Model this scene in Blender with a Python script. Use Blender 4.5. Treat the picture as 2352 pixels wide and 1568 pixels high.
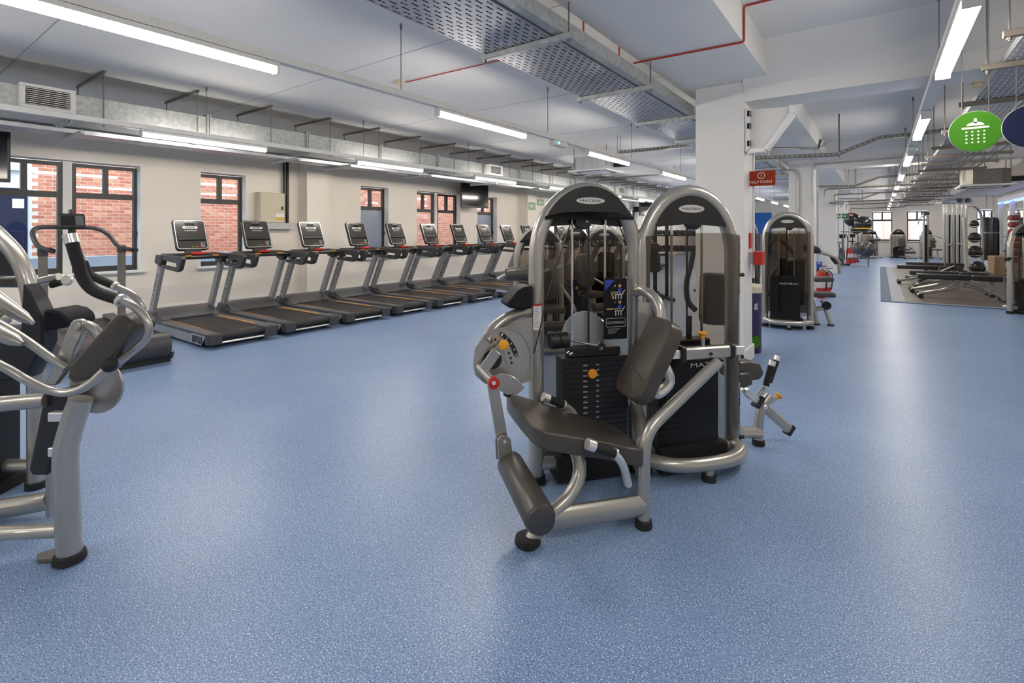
import bpy, bmesh, math, random
from mathutils import Vector as V, Matrix
PI = math.pi
for o in list(bpy.data.objects): bpy.data.objects.remove(o)
scene = bpy.context.scene
COL = scene.collection
# ---------------------------------------------------------------- camera
FPX, HCAM, CX, HY = 1150.0, 1.42, 1176.0, 530.0
YAW = math.atan(844 / FPX)
cam = bpy.data.cameras.new('camera'); camo = bpy.data.objects.new('camera', cam); COL.objects.link(camo)
cam.sensor_width = 36.0; cam.lens = FPX * 36.0 / 2352
cam.shift_y = -(784 - HY) / 2352
cam.clip_start = 0.05; cam.clip_end = 200
camo.location = (0, 0, HCAM); camo.rotation_euler = (PI / 2, 0, YAW)
scene.camera = camo
# ---------------------------------------------------------------- light, exposure
w = bpy.data.worlds.new('sky'); scene.world = w; w.use_nodes = True
bg = w.node_tree.nodes['Background']; bg.inputs[0].default_value = (0.80, 0.90, 1.0, 1); bg.inputs[1].default_value = 4.3
scene.view_settings.view_transform = 'Standard'; scene.view_settings.look = 'None'
scene.view_settings.exposure = 0.28; scene.view_settings.gamma = 1.0
scene.view_settings.use_curve_mapping = False
LAMP_STRENGTH = 66.0
LAMP_COLOR = (1.0, 0.925, 0.83)
# ---------------------------------------------------------------- pixel helpers (a pixel gives a direction; the plane gives the distance)
FW = V((-math.sin(YAW), math.cos(YAW), 0)); RT = V((math.cos(YAW), math.sin(YAW), 0)); CAM = V((0, 0, HCAM))
def ray(u, v): return FW + RT * ((u - CX) / FPX) + V((0, 0, (HY - v) / FPX))
def onx(u, v, x): r = ray(u, v); return CAM + r * (x / r.x)
def ony(u, v, y): r = ray(u, v); return CAM + r * (y / r.y)
def onz(u, v, z=0.0): r = ray(u, v); return CAM + r * ((z - HCAM) / r.z)
def ond(u, v, d): return CAM + ray(u, v) * d
# ---------------------------------------------------------------- materials
MATS = {}
def principled(name):
    m = bpy.data.materials.new(name); m.use_nodes = True
    return m, m.node_tree, m.node_tree.nodes['Principled BSDF']
def noise_mix(nt, a, b, scale, lo, hi, detail=3.0, coord='Object'):
    tc = nt.nodes.new('ShaderNodeTexCoord'); n = nt.nodes.new('ShaderNodeTexNoise')
    n.inputs['Scale'].default_value = scale; n.inputs['Detail'].default_value = detail
    nt.links.new(tc.outputs[coord], n.inputs['Vector'])
    r = nt.nodes.new('ShaderNodeMapRange'); r.inputs[1].default_value = lo; r.inputs[2].default_value = hi
    nt.links.new(n.outputs[0], r.inputs[0])
    mx = nt.nodes.new('ShaderNodeMix'); mx.data_type = 'RGBA'
    nt.links.new(r.outputs[0], mx.inputs['Factor'])
    for s, c in ((6, a), (7, b)):
        if isinstance(c, tuple): mx.inputs[s].default_value = (*c, 1)
        else: nt.links.new(c, mx.inputs[s])
    return mx.outputs[2]
def mat(name, col, rough=0.5, metal=0.0, var=0.06, vscale=6.0, coat=0.0, bump=0.0, bscale=200.0, spec=0.5):
    m, nt, b = principled(name)
    a = tuple(max(0, c * (1 - var)) for c in col); c2 = tuple(min(1, c * (1 + var)) for c in col)
    nt.links.new(noise_mix(nt, a, c2, vscale, 0.35, 0.65), b.inputs['Base Color'])
    b.inputs['Roughness'].default_value = rough; b.inputs['Metallic'].default_value = metal
    b.inputs['Coat Weight'].default_value = coat; b.inputs['Coat Roughness'].default_value = 0.05
    b.inputs['Specular IOR Level'].default_value = spec
    if bump:
        tc = nt.nodes.new('ShaderNodeTexCoord'); n = nt.nodes.new('ShaderNodeTexNoise'); n.inputs['Scale'].default_value = bscale
        bp = nt.nodes.new('ShaderNodeBump'); bp.inputs['Strength'].default_value = bump; bp.inputs['Distance'].default_value = 0.002
        nt.links.new(tc.outputs['Object'], n.inputs['Vector']); nt.links.new(n.outputs[0], bp.inputs['Height']); nt.links.new(bp.outputs[0], b.inputs['Normal'])
    MATS[name] = m; return m
def emit(name, col, s):
    m = bpy.data.materials.new(name); m.use_nodes = True; nt = m.node_tree; nt.nodes.clear()
    e = nt.nodes.new('ShaderNodeEmission'); e.inputs[0].default_value = (*col, 1); e.inputs[1].default_value = s
    o = nt.nodes.new('ShaderNodeOutputMaterial'); nt.links.new(e.outputs[0], o.inputs[0]); MATS[name] = m; return m
def sheet(name, tint, ior=1.45, rough=0.02, diff=None, dfac=0.0):
    """thin clear or tinted sheet: straight-through tint plus a fresnel gloss"""
    m = bpy.data.materials.new(name); m.use_nodes = True; nt = m.node_tree; nt.nodes.clear()
    t = nt.nodes.new('ShaderNodeBsdfTransparent'); t.inputs[0].default_value = (*tint, 1)
    g = nt.nodes.new('ShaderNodeBsdfGlossy'); g.inputs['Roughness'].default_value = rough
    f = nt.nodes.new('ShaderNodeFresnel'); ge = nt.nodes.new('ShaderNodeNewGeometry'); mr = nt.nodes.new('ShaderNodeMapRange')
    mr.inputs[3].default_value = ior; mr.inputs[4].default_value = 1 / ior; nt.links.new(ge.outputs['Backfacing'], mr.inputs[0]); nt.links.new(mr.outputs[0], f.inputs[0])
    mx = nt.nodes.new('ShaderNodeMixShader'); nt.links.new(f.outputs[0], mx.inputs[0])
    src = t.outputs[0]
    if diff:
        d = nt.nodes.new('ShaderNodeBsdfDiffuse'); d.inputs[0].default_value = (*diff, 1)
        m2 = nt.nodes.new('ShaderNodeMixShader'); m2.inputs[0].default_value = dfac
        nt.links.new(t.outputs[0], m2.inputs[1]); nt.links.new(d.outputs[0], m2.inputs[2]); src = m2.outputs[0]
    nt.links.new(src, mx.inputs[1]); nt.links.new(g.outputs[0], mx.inputs[2])
    o = nt.nodes.new('ShaderNodeOutputMaterial'); nt.links.new(mx.outputs[0], o.inputs[0]); MATS[name] = m; return m
mat('wall', (0.86, 0.80, 0.715), 0.75, var=0.02, vscale=1.5, bump=0.08, bscale=60)
mat('white_paint', (0.74, 0.73, 0.71), 0.6, var=0.02, vscale=2, bump=0.06, bscale=50)
mat('ceiling', (0.72, 0.708, 0.695), 0.8, var=0.025, vscale=1.2, bump=0.05, bscale=40)
mat('trunking', (0.74, 0.73, 0.70), 0.4, var=0.02)
mat('silver', (0.42, 0.405, 0.368), 0.33, metal=0.68, var=0.03, coat=0.9)
mat('silver_dark', (0.40, 0.41, 0.43), 0.34, metal=0.3, var=0.03, coat=0.3)
mat('chrome', (0.75, 0.75, 0.76), 0.12, metal=1.0, var=0.02)
mat('alu', (0.80, 0.79, 0.76), 0.3, metal=0.75, var=0.02)
mat('galv', (0.42, 0.44, 0.43), 0.45, metal=0.6, var=0.14, vscale=22)
mat('galv_tray', (0.44, 0.45, 0.48), 0.4, metal=0.7, var=0.08, vscale=9)
mat('steel_dark', (0.20, 0.19, 0.17), 0.5, metal=0.5, var=0.1)
mat('vinyl', (0.060, 0.052, 0.044), 0.32, var=0.10, vscale=3, bump=0.10, bscale=500)
mat('vinyl_black', (0.020, 0.019, 0.020), 0.38, var=0.10, vscale=3, bump=0.10, bscale=500)
mat('black_plastic', (0.012, 0.012, 0.013), 0.38, var=0.08)
mat('matt_black', (0.010, 0.010, 0.013), 0.6, var=0.05, spec=0.2)
mat('exit_green', (0.30, 0.46, 0.32), 0.6, var=0.03)
mat('dark_plastic', (0.05, 0.05, 0.055), 0.42, var=0.08)
mat('grey_plastic', (0.085, 0.088, 0.098), 0.36, var=0.08)
mat('rubber', (0.014, 0.014, 0.014), 0.7, var=0.1)
mat('belt', (0.020, 0.020, 0.021), 0.6, var=0.2, vscale=30)
mat('foam', (0.012, 0.012, 0.013), 0.75, var=0.1, bump=0.15, bscale=300)
mat('iron', (0.010, 0.010, 0.012), 0.45, var=0.1)
mat('orange', (0.85, 0.36, 0.02), 0.35, var=0.05)
mat('red', (0.48, 0.015, 0.010), 0.35, var=0.05)
mat('red_sign', (0.33, 0.038, 0.012), 0.7, var=0.04, spec=0.2)
mat('red_cable', (0.42, 0.035, 0.02), 0.5, var=0.05)
mat('yellow', (0.75, 0.50, 0.03), 0.5, var=0.05)
mat('green', (0.040, 0.17, 0.008), 0.75, var=0.04, spec=0.2)
mat('green_dark', (0.03, 0.16, 0.06), 0.5, var=0.04)
mat('navy', (0.008, 0.013, 0.042), 0.75, var=0.05, spec=0.15)
mat('purple', (0.030, 0.018, 0.075), 0.35, var=0.08)
mat('blue', (0.03, 0.05, 0.42), 0.5, var=0.05)
mat('blue_wall', (0.02, 0.16, 0.55), 0.6, var=0.03)
mat('sign_white', (0.60, 0.60, 0.585), 0.5, var=0.01)
mat('white', (0.82, 0.82, 0.81), 0.45, var=0.01)
mat('label_grey', (0.35, 0.35, 0.36), 0.5, var=0.02)
mat('cream', (0.62, 0.56, 0.42), 0.5, var=0.03)
mat('skin', (0.55, 0.30, 0.15), 0.6, var=0.03)
mat('khaki', (0.26, 0.22, 0.15), 0.6, var=0.03)
mat('frame_dark', (0.035, 0.032, 0.030), 0.45, var=0.08)
mat('wood', (0.42, 0.26, 0.13), 0.45, var=0.15, vscale=4)
mat('screen', (0.010, 0.010, 0.012), 0.10, var=0.05)
mat('screen_face', (0.042, 0.038, 0.033), 0.16, var=0.05)
mat('mortar', (0.74, 0.68, 0.60), 0.9, var=0.06)
mat('brick_a', (0.50, 0.185, 0.115), 0.85, var=0.18, vscale=9)
mat('brick_b', (0.44, 0.15, 0.10), 0.85, var=0.18, vscale=9)
mat('brick_c', (0.56, 0.26, 0.165), 0.85, var=0.18, vscale=9)
mat('render_white', (0.72, 0.74, 0.78), 0.8, var=0.03)
mat('render_blue', (0.42, 0.52, 0.68), 0.8, var=0.03)
mat('facade_brick', (0.72, 0.50, 0.42), 0.85, var=0.1, vscale=12)
mat('asphalt', (0.2, 0.2, 0.21), 0.9)
mat('mat_wood', (0.125, 0.102, 0.083), 0.45, var=0.22, vscale=2.5)
mat('mat_edge', (0.045, 0.10, 0.19), 0.6, var=0.08)
mat('mat_grey', (0.34, 0.36, 0.40), 0.6, var=0.1, vscale=20)
mat('ball_grey', (0.075, 0.078, 0.085), 0.25, var=0.05)
mat('ball_black', (0.022, 0.024, 0.023), 0.2, var=0.05)
mat('rubber_red', (0.24, 0.03, 0.018), 0.5, var=0.05)
mat('mirror', (0.8, 0.82, 0.84), 0.03, metal=1.0, var=0.01)
mat('tan_panel', (0.36, 0.25, 0.15), 0.6, var=0.05)
mat('pipe', (0.23, 0.20, 0.17), 0.45, metal=0.5, var=0.08)
emit('led', LAMP_COLOR, LAMP_STRENGTH)
emit('led_aisle', LAMP_COLOR, LAMP_STRENGTH * .72)
emit('green_led', (0.05, 1.0, 0.55), 6.0)
emit('blue_led', (0.15, 0.3, 1.0), 5.0)
sheet('glass', (0.93, 0.96, 0.96), 1.45, 0.01)
sheet('frosted', (0.35, 0.40, 0.48), 1.45, 0.15, (0.42, 0.50, 0.62), 0.65)
sheet('smoke', (0.47, 0.425, 0.37), 1.40, 0.05)
def floor_mat():
    m, nt, b = principled('floor_vinyl')
    base = noise_mix(nt, (0.176, 0.282, 0.490), (0.214, 0.325, 0.535), 1.1, 0.35, 0.65, 4)
    lt = noise_mix(nt, base, (0.62, 0.71, 0.86), 165, 0.57, 0.64, 2)
    dk = noise_mix(nt, (0.032, 0.066, 0.18), lt, 185, 0.355, 0.42, 2)
    nt.links.new(dk, b.inputs['Base Color'])
    b.inputs['Roughness'].default_value = 0.36; b.inputs['Specular IOR Level'].default_value = 0.45
    tc = nt.nodes.new('ShaderNodeTexCoord'); n = nt.nodes.new('ShaderNodeTexNoise'); n.inputs['Scale'].default_value = 90
    bp = nt.nodes.new('ShaderNodeBump'); bp.inputs['Strength'].default_value = 0.12; bp.inputs['Distance'].default_value = 0.002
    nt.links.new(tc.outputs['Object'], n.inputs['Vector']); nt.links.new(n.outputs[0], bp.inputs['Height']); nt.links.new(bp.outputs[0], b.inputs['Normal'])
    MATS['floor'] = m
floor_mat()
# ---------------------------------------------------------------- mesh builder
def fillet(pts, rad, k=5):
    """round the corners of a polyline"""
    pts = [V(p) for p in pts]; out = [pts[0]]
    for i in range(1, len(pts) - 1):
        a, b, c = pts[i - 1], pts[i], pts[i + 1]
        r = rad[i] if isinstance(rad, (list, tuple)) else rad
        d1 = (a - b); d2 = (c - b); r = min(r, d1.length * .49, d2.length * .49)
        p0 = b + d1.normalized() * r; p2 = b + d2.normalized() * r
        for j in range(k + 1):
            t = j / k; out.append(p0 * (1 - t) ** 2 + b * (2 * t * (1 - t)) + p2 * t * t)
    out.append(pts[-1]); return out
def smooth(pts, k=6, closed=False):
    """Catmull-Rom through points"""
    pts = [V(p) for p in pts]; n = len(pts); out = []
    rng = range(n if closed else n - 1)
    for i in rng:
        p1, p2 = pts[i], pts[(i + 1) % n]
        p0 = pts[(i - 1) % n] if (closed or i > 0) else p1 * 2 - p2
        p3 = pts[(i + 2) % n] if (closed or i < n - 2) else p2 * 2 - p1
        for j in range(k):
            t = j / k
            out.append(0.5 * ((2 * p1) + (p2 - p0) * t + (2 * p0 - 5 * p1 + 4 * p2 - p3) * t * t + (3 * p1 - p0 - 3 * p2 + p3) * t ** 3))
    if not closed: out.append(pts[-1])
    return out
def rrect(w, h, r, k=4):
    out = []
    for cx, cy, a0 in ((w / 2 - r, h / 2 - r, 0), (-w / 2 + r, h / 2 - r, 90), (-w / 2 + r, -h / 2 + r, 180), (w / 2 - r, -h / 2 + r, 270)):
        for j in range(k + 1):
            a = math.radians(a0 + 90 * j / k); out.append((cx + r * math.cos(a), cy + r * math.sin(a)))
    return out
class MB:
    def __init__(s): s.v = []; s.f = []
    def _add(s, vs, fs):
        n = len(s.v); s.v += [V(p) for p in vs]; s.f += [tuple(i + n for i in f) for f in fs]; return s
    def box(s, x0, x1, y0, y1, z0, z1, M=None):
        vs = [V((x, y, z)) for z in (z0, z1) for y in (y0, y1) for x in (x0, x1)]
        if M: vs = [M @ p for p in vs]
        return s._add(vs, [(0, 2, 3, 1), (4, 5, 7, 6), (0, 1, 5, 4), (2, 6, 7, 3), (0, 4, 6, 2), (1, 3, 7, 5)])
    def bar(s, a, b, wd, ht, up=(0, 0, 1)):
        """rectangular bar from a to b"""
        a, b = V(a), V(b); d = (b - a).normalized(); u = V(up)
        sd = d.cross(u)
        if sd.length < 1e-4: sd = d.cross(V((0, 1, 0)))
        sd.normalize(); u = sd.cross(d).normalized()
        vs = [p + sd * (i * wd / 2) + u * (j * ht / 2) for p in (a, b) for i, j in ((-1, -1), (1, -1), (1, 1), (-1, 1))]
        return s._add(vs, [(3, 2, 1, 0), (4, 5, 6, 7), (0, 1, 5, 4), (1, 2, 6, 5), (2, 3, 7, 6), (3, 0, 4, 7)])
    def tube(s, pts, r, n=10, closed=False, caps=True, ry=None, up=None):
        pts = [V(p) for p in pts]; m = len(pts); rr = r if isinstance(r, (list, tuple)) else [r] * m
        tang = []
        for i in range(m):
            if closed: t = pts[(i + 1) % m] - pts[i - 1]
            else: t = pts[min(i + 1, m - 1)] - pts[max(i - 1, 0)]
            tang.append(t.normalized() if t.length > 1e-9 else V((0, 0, 1)))
        ref = V(up) if up else (V((0, 0, 1)) if abs(tang[0].z) < .9 else V((0, 1, 0)))
        nrm = (ref - tang[0] * ref.dot(tang[0])).normalized()
        vs = []
        for i in range(m):
            nrm = (nrm - tang[i] * nrm.dot(tang[i]))
            nrm = nrm.normalized() if nrm.length > 1e-6 else tang[i].orthogonal().normalized()
            bn = tang[i].cross(nrm)
            for j in range(n):
                a = 2 * PI * j / n
                vs.append(pts[i] + nrm * (rr[i] * math.cos(a)) + bn * ((ry if ry else rr[i]) * math.sin(a)))
        fs = []
        for i in range(m if closed else m - 1):
            for j in range(n):
                a, b2 = i * n + j, i * n + (j + 1) % n; c, d = ((i + 1) % m) * n + (j + 1) % n, ((i + 1) % m) * n + j
                fs.append((a, b2, c, d))
        if caps and not closed:
            fs.append(tuple(range(n - 1, -1, -1))); fs.append(tuple((m - 1) * n + j for j in range(n)))
        return s._add(vs, fs)
    def cyl(s, a, b, r, n=16, r2=None): return s.tube([a, b], [r, r if r2 is None else r2], n)
    def lathe(s, prof, a, d, n=20):
        """profile [(radius, distance along d)] turned about the axis from a along d"""
        a = V(a); d = V(d).normalized(); u = d.orthogonal().normalized(); w2 = d.cross(u); m = len(prof)
        vs = [a + d * h + (u * math.cos(2 * PI * j / n) + w2 * math.sin(2 * PI * j / n)) * r for r, h in prof for j in range(n)]
        fs = [(i * n + j, i * n + (j + 1) % n, (i + 1) * n + (j + 1) % n, (i + 1) * n + j) for i in range(m - 1) for j in range(n)]
        fs.append(tuple(range(n - 1, -1, -1))); fs.append(tuple((m - 1) * n + j for j in range(n)))
        return s._add(vs, fs)
    def sphere(s, c, r, n=16, m=10, sc=(1, 1, 1)):
        c = V(c); vs = [c + V((0, 0, -r * sc[2]))]
        for i in range(1, m):
            t = -PI / 2 + PI * i / m
            for j in range(n):
                a = 2 * PI * j / n; vs.append(c + V((r * sc[0] * math.cos(t) * math.cos(a), r * sc[1] * math.cos(t) * math.sin(a), r * sc[2] * math.sin(t))))
        vs.append(c + V((0, 0, r * sc[2]))); fs = []
        for j in range(n): fs.append((0, 1 + (j + 1) % n, 1 + j)); fs.append((len(vs) - 1, 1 + (m - 2) * n + j, 1 + (m - 2) * n + (j + 1) % n))
        for i in range(m - 2):
            for j in range(n): fs.append((1 + i * n + j, 1 + i * n + (j + 1) % n, 1 + (i + 1) * n + (j + 1) % n, 1 + (i + 1) * n + j))
        return s._add(vs, fs)
    def prism(s, poly, ext):
        """closed 3-D polygon swept along the vector ext"""
        p = [V(q) for q in poly]; e = V(ext); n = len(p)
        nr = V((0, 0, 0))
        for i in range(n): nr += (p[i] - p[0]).cross(p[(i + 1) % n] - p[0])
        if nr.dot(e) > 0: p = p[::-1]
        return s._add(p + [q + e for q in p], [tuple(range(n)), tuple(range(2 * n - 1, n - 1, -1))] + [(i, i + n, (i + 1) % n + n, (i + 1) % n) for i in range(n)])
    def quad(s, a, b, c, d): return s._add([a, b, c, d], [(0, 1, 2, 3)])
    def mesh(s, name, bevel=0.0, seg=0, angle=35):
        seg = seg or (3 if bevel >= .014 else 1)
        me = bpy.data.meshes.new(name); me.from_pydata([tuple(p) for p in s.v], [], s.f)
        if bevel:
            bm = bmesh.new(); bm.from_mesh(me); bmesh.ops.recalc_face_normals(bm, faces=bm.faces)
            ed = [e for e in bm.edges if len(e.link_faces) == 2 and e.calc_face_angle(0) > math.radians(30)]
            bmesh.ops.bevel(bm, geom=ed, offset=bevel, segments=seg, affect='EDGES', clamp_overlap=True, profile=0.6)
            bm.to_mesh(me); bm.free()
        me.polygons.foreach_set('use_smooth', [True] * len(me.polygons)); me.set_sharp_from_angle(angle=math.radians(angle))
        me.update(); return me
    def build(s, name, m, parent=None, bevel=0.0, seg=0, angle=35, shift=None):
        """link as one mesh object; without a parent its origin goes to the middle of its foot"""
        if shift is None:
            if parent is not None and parent.get('_w') : shift = V(parent['_w'])
            elif parent is None and s.v:
                mn = V([min(p[i] for p in s.v) for i in range(3)]); mx = V([max(p[i] for p in s.v) for i in range(3)])
                shift = V(((mn.x + mx.x) / 2, (mn.y + mx.y) / 2, mn.z))
            else: shift = V((0, 0, 0))
        if shift.length: s.v = [p - shift for p in s.v]
        me = s.mesh(name, bevel, seg, angle); me.materials.append(MATS[m])
        return link(name, me, parent, shift if parent is None else None)
def link(name, me, parent=None, loc=None):
    o = bpy.data.objects.new(name, me); COL.objects.link(o)
    if parent is not None: o.parent = parent
    if loc is not None: o.location = loc
    if parent is not None and parent.get('_w'): o['_w'] = parent['_w']
    return o
def tag(o, label, cat, group=None, kind=None):
    o['label'] = label; o['category'] = cat
    if group: o['group'] = group
    if kind: o['kind'] = kind
    return o
def thing(name, label, cat, loc=(0, 0, 0), rz=0.0, group=None, world=False):
    """an Empty at the thing's base; world=True means its parts are given in world coordinates"""
    o = bpy.data.objects.new(name, None); COL.objects.link(o); o.empty_display_size = 0.1
    o.location = loc; o.rotation_euler = (0, 0, rz); tag(o, label, cat, group)
    if world: o['_w'] = list(loc)
    return o
def struct(o, label=None, cat='structure'):
    o['kind'] = 'structure'
    if label: o['label'] = label; o['category'] = cat
    return o
def kids(o): return [c for c in COL.objects if c.parent == o]
CHILD = {}
def copy_tree(o, loc=None, rz=None, label=None, parent=None, group=None):
    c = o.copy(); COL.objects.link(c); c.parent = parent
    if loc is not None: c.location = loc
    if rz is not None: c.rotation_euler = (0, 0, rz)
    if label: c['label'] = label
    if group: c['group'] = group
    for k in o.children: copy_tree(k, parent=c)
    return c
FONT = {}
def text_mesh(txt, w_, h_, M, ext=0.0008):
    """flat lettering fitted to w x h, in the XY plane of matrix M, centred"""
    cu = bpy.data.curves.new('t', 'FONT'); cu.body = txt; cu.align_x = 'CENTER'; cu.align_y = 'CENTER'; cu.size = 1.0; cu.resolution_u = 3; cu.extrude = 0
    o = bpy.data.objects.new('t', cu); COL.objects.link(o)
    dg = bpy.context.evaluated_depsgraph_get(); me = bpy.data.meshes.new_from_object(o.evaluated_get(dg))
    bpy.data.objects.remove(o); bpy.data.curves.remove(cu)
    xs = [v.co.x for v in me.vertices]; ys = [v.co.y for v in me.vertices]
    cx, cy = (min(xs) + max(xs)) / 2, (min(ys) + max(ys)) / 2; sx, sy = w_ / (max(xs) - min(xs)), h_ / (max(ys) - min(ys))
    mb = MB(); mb._add([M @ V(((v.co.x - cx) * sx, (v.co.y - cy) * sy, 0)) for v in me.vertices], [tuple(p.vertices) for p in me.polygons])
    bpy.data.meshes.remove(me); return mb
def basis(o, x, y):
    """matrix with origin o, local X along x, local Y along y"""
    x = V(x).normalized(); y = V(y); y = (y - x * y.dot(x)).normalized(); z = x.cross(y)
    return Matrix(((x.x, y.x, z.x, o[0]), (x.y, y.y, z.y, o[1]), (x.z, y.z, z.z, o[2]), (0, 0, 0, 1)))
class Frame:
    """a machine's own upright frame: origin on the floor, turned by rz"""
    def __init__(s, o, rz): s.o = V(o); s.rz = rz; s.M = Matrix.Translation(s.o) @ Matrix.Rotation(rz, 4, 'Z'); s.I = s.M.inverted(); s.c = s.I @ CAM
    def _d(s, u, v): return (s.I.to_3x3() @ ray(u, v))
    def y(s, u, v, y): d = s._d(u, v); return s.c + d * ((y - s.c.y) / d.y)
    def x(s, u, v, x): d = s._d(u, v); return s.c + d * ((x - s.c.x) / d.x)
    def z(s, u, v, z): d = s._d(u, v); return s.c + d * ((z - s.c.z) / d.z)
    def w(s, p): return s.M @ V(p)
random.seed(7)
# ================================================================ THE ROOM
WX, YB, YF, XR, XR2, YSTEP, ZC = -10.0, 34.6, -7.0, 3.65, 8.0, 25.5, 3.3
struct(MB().box(WX - .3, XR2, YF, YB + .3, -.12, 0).build('floor', 'floor', shift=V((0, 0, 0))), 'blue speckled vinyl gym floor', 'floor')
ceil = struct(MB().box(WX - .3, XR2, YF, YB + .3, ZC, ZC + .2).build('ceiling', 'ceiling', shift=V((0, 0, 0))), 'flat painted concrete ceiling', 'ceiling')
mb = MB()   # joint lines of the ceiling boards
for y in (1.2, 3.6, 6.0, 8.4, 10.8, 13.2, 15.6, 18): mb.box(WX, -1.85, y, y + .008, ZC - .003, ZC + .01)
mb.build('ceiling_joint', 'label_grey', ceil)
def wall_grid(a0, a1, z0, z1, holes, put):
    """tile a wall with boxes around rectangular openings"""
    as_ = sorted({a0, a1} | {h[0] for h in holes} | {h[1] for h in holes}); zs = sorted({z0, z1} | {h[2] for h in holes} | {h[3] for h in holes})
    for i in range(len(as_) - 1):
        run = None
        for j in range(len(zs) - 1):
            ac, zc = (as_[i] + as_[i + 1]) / 2, (zs[j] + zs[j + 1]) / 2
            solid = not any(h[0] < ac < h[1] and h[2] < zc < h[3] for h in holes)
            if solid: run = (run[0] if run else zs[j], zs[j + 1])
            if run and (not solid or j == len(zs) - 2): put(as_[i], as_[i + 1], *run); run = None
# windows of the left wall, (left, right edge in pixels) read off the wall plane
ZW0, ZW1 = 0.76, 2.50
def wy(u): return onx(u, 500, WX).y
y161, y324 = wy(161), wy(324)
LW = [(2 * y161 - y324, y324, True), (wy(460), wy(566), False), (wy(828), wy(893), False), (wy(957), wy(1058), True), (wy(1096), wy(1142), False),
      (15.9, 16.8, False), (17.9, 19.7, True), (20.7, 21.6, False), (23.6, 24.5, False), (25.6, 27.4, True)]
mb = MB(); wall_grid(YF, YB + .3, 0, ZC, [(a, b, ZW0, ZW1) for a, b, _ in LW], lambda a, b, z0, z1: mb.box(WX - .3, WX, a, b, z0, z1))
for a, b, _ in LW: pass
struct(mb.build('wall_left', 'wall', shift=V((0, 0, 0))), 'long cream wall with dark framed windows behind the treadmills', 'wall')
BW = [(ony(2003, 500, YB).x, ony(2050, 500, YB).x), (ony(2083, 500, YB).x, ony(2131, 500, YB).x), (ony(2243, 500, YB).x, ony(2281, 500, YB).x), (-4.6, -3.2), (-8.0, -6.6)]
mb = MB(); wall_grid(WX, XR2, 0, ZC, [(a, b, ZW0 + .1, ZW1) for a, b in BW], lambda a, b, z0, z1: mb.box(a, b, YB, YB + .3, z0, z1))
struct(mb.build('wall_back', 'wall', shift=V((0, 0, 0))), 'far end wall with dark framed windows', 'wall')
struct(MB().box(XR, XR + .3, YF, YSTEP, 0, ZC).build('wall_right', 'wall', shift=V((0, 0, 0))), 'right hand wall beside the mirror panels', 'wall')
struct(MB().box(XR + .3, XR2, YSTEP - .3, YSTEP, 0, ZC).box(XR2, XR2 + .3, YSTEP - .3, YB + .3, 0, ZC).build('wall_alcove', 'wall', shift=V((0, 0, 0))), 'walls of the wider far end of the gym', 'wall')
struct(MB().box(WX - .3, XR + .3, YF - .3, YF, 0, ZC).build('wall_front', 'wall', shift=V((0, 0, 0))), 'wall behind the photographer', 'wall')
# blue painted end bay seen past the pillar
struct(MB().box(-9.9, -5.4, YB - .06, YB - .002, 0, 2.55).build('wall_blue', 'blue_wall', shift=V((0, 0, 0))), 'bright blue painted panel on the far end wall', 'wall')
def window(n, a, b, z0, z1, put, double, label, frost=False):
    """put(u0,u1,d0,d1,z0,z1,mb): u along the wall, d depth from the room face (positive outwards)"""
    w0 = bpy.data.objects.new('window_%d' % n, None); COL.objects.link(w0); w0['kind'] = 'structure'; w0['label'] = label; w0['category'] = 'window'
    units = [(a, b)] if not double else [(a, (a + b) / 2 - .055), ((a + b) / 2 + .055, b)]
    if double:
        m = MB(); put(m, (a + b) / 2 - .055, (a + b) / 2 + .055, .15, .28, z0, z1); m.build('post', 'white_paint', w0)
    for p, q in units:
        zt = z1 - .30 * (z1 - z0); fr = .055
        m = MB()
        put(m, p, q, .17, .25, z1 - fr - .02, z1 - .02); put(m, p, q, .17, .25, z0, z0 + fr + .03); put(m, p, p + fr, .17, .25, z0 + fr + .03, z1 - fr - .02); put(m, q - fr, q, .17, .25, z0 + fr + .03, z1 - fr - .02)
        fo = m.build('frame', 'frame_dark', w0)
        m = MB(); put(m, p + fr, q - fr, .165, .245, zt - .045, zt + .045); m.build('transom', 'frame_dark', w0)
        c = (p + q) / 2
        m = MB(); put(m, c - .035, c + .035, .17, .245, zt + .045, z1 - fr - .02); m.build('mullion', 'frame_dark', w0)
        for g0, g1, h0, h1, mm in ((p + fr, c - .035, zt + .045, z1 - fr - .02, 'glass'), (c + .035, q - fr, zt + .045, z1 - fr - .02, 'glass'), (p + fr, q - fr, z0 + fr + .03, zt - .045, 'frosted' if frost else 'glass')):
            m = MB(); put(m, g0 - .005, g1 + .005, .205, .211, h0 - .005, h1 + .005); m.build('pane', mm, w0)
        m = MB(); put(m, q - fr * .8, q - fr * .2, .14, .17, (z0 + zt) / 2 - .04, (z0 + zt) / 2 + .04); m.build('catch', 'frame_dark', w0)
    for g0, g1 in ((a, a + .008), (b - .008, b)):
        m = MB(); put(m, g0, g1, .0, .168, z0 + .004, z1); m.build('reveal_board', 'white', w0)  # white lining added; its paleness stands in for daylight on the reveals
    m = MB(); put(m, a - .07, b + .07, -.09, 0, z0 - .035, z0); put(m, a, b, 0, .17, z0 - .02, z0 + .002); m.build('window_sill', 'white', w0, bevel=.008)
    return w0
n = 0
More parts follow.
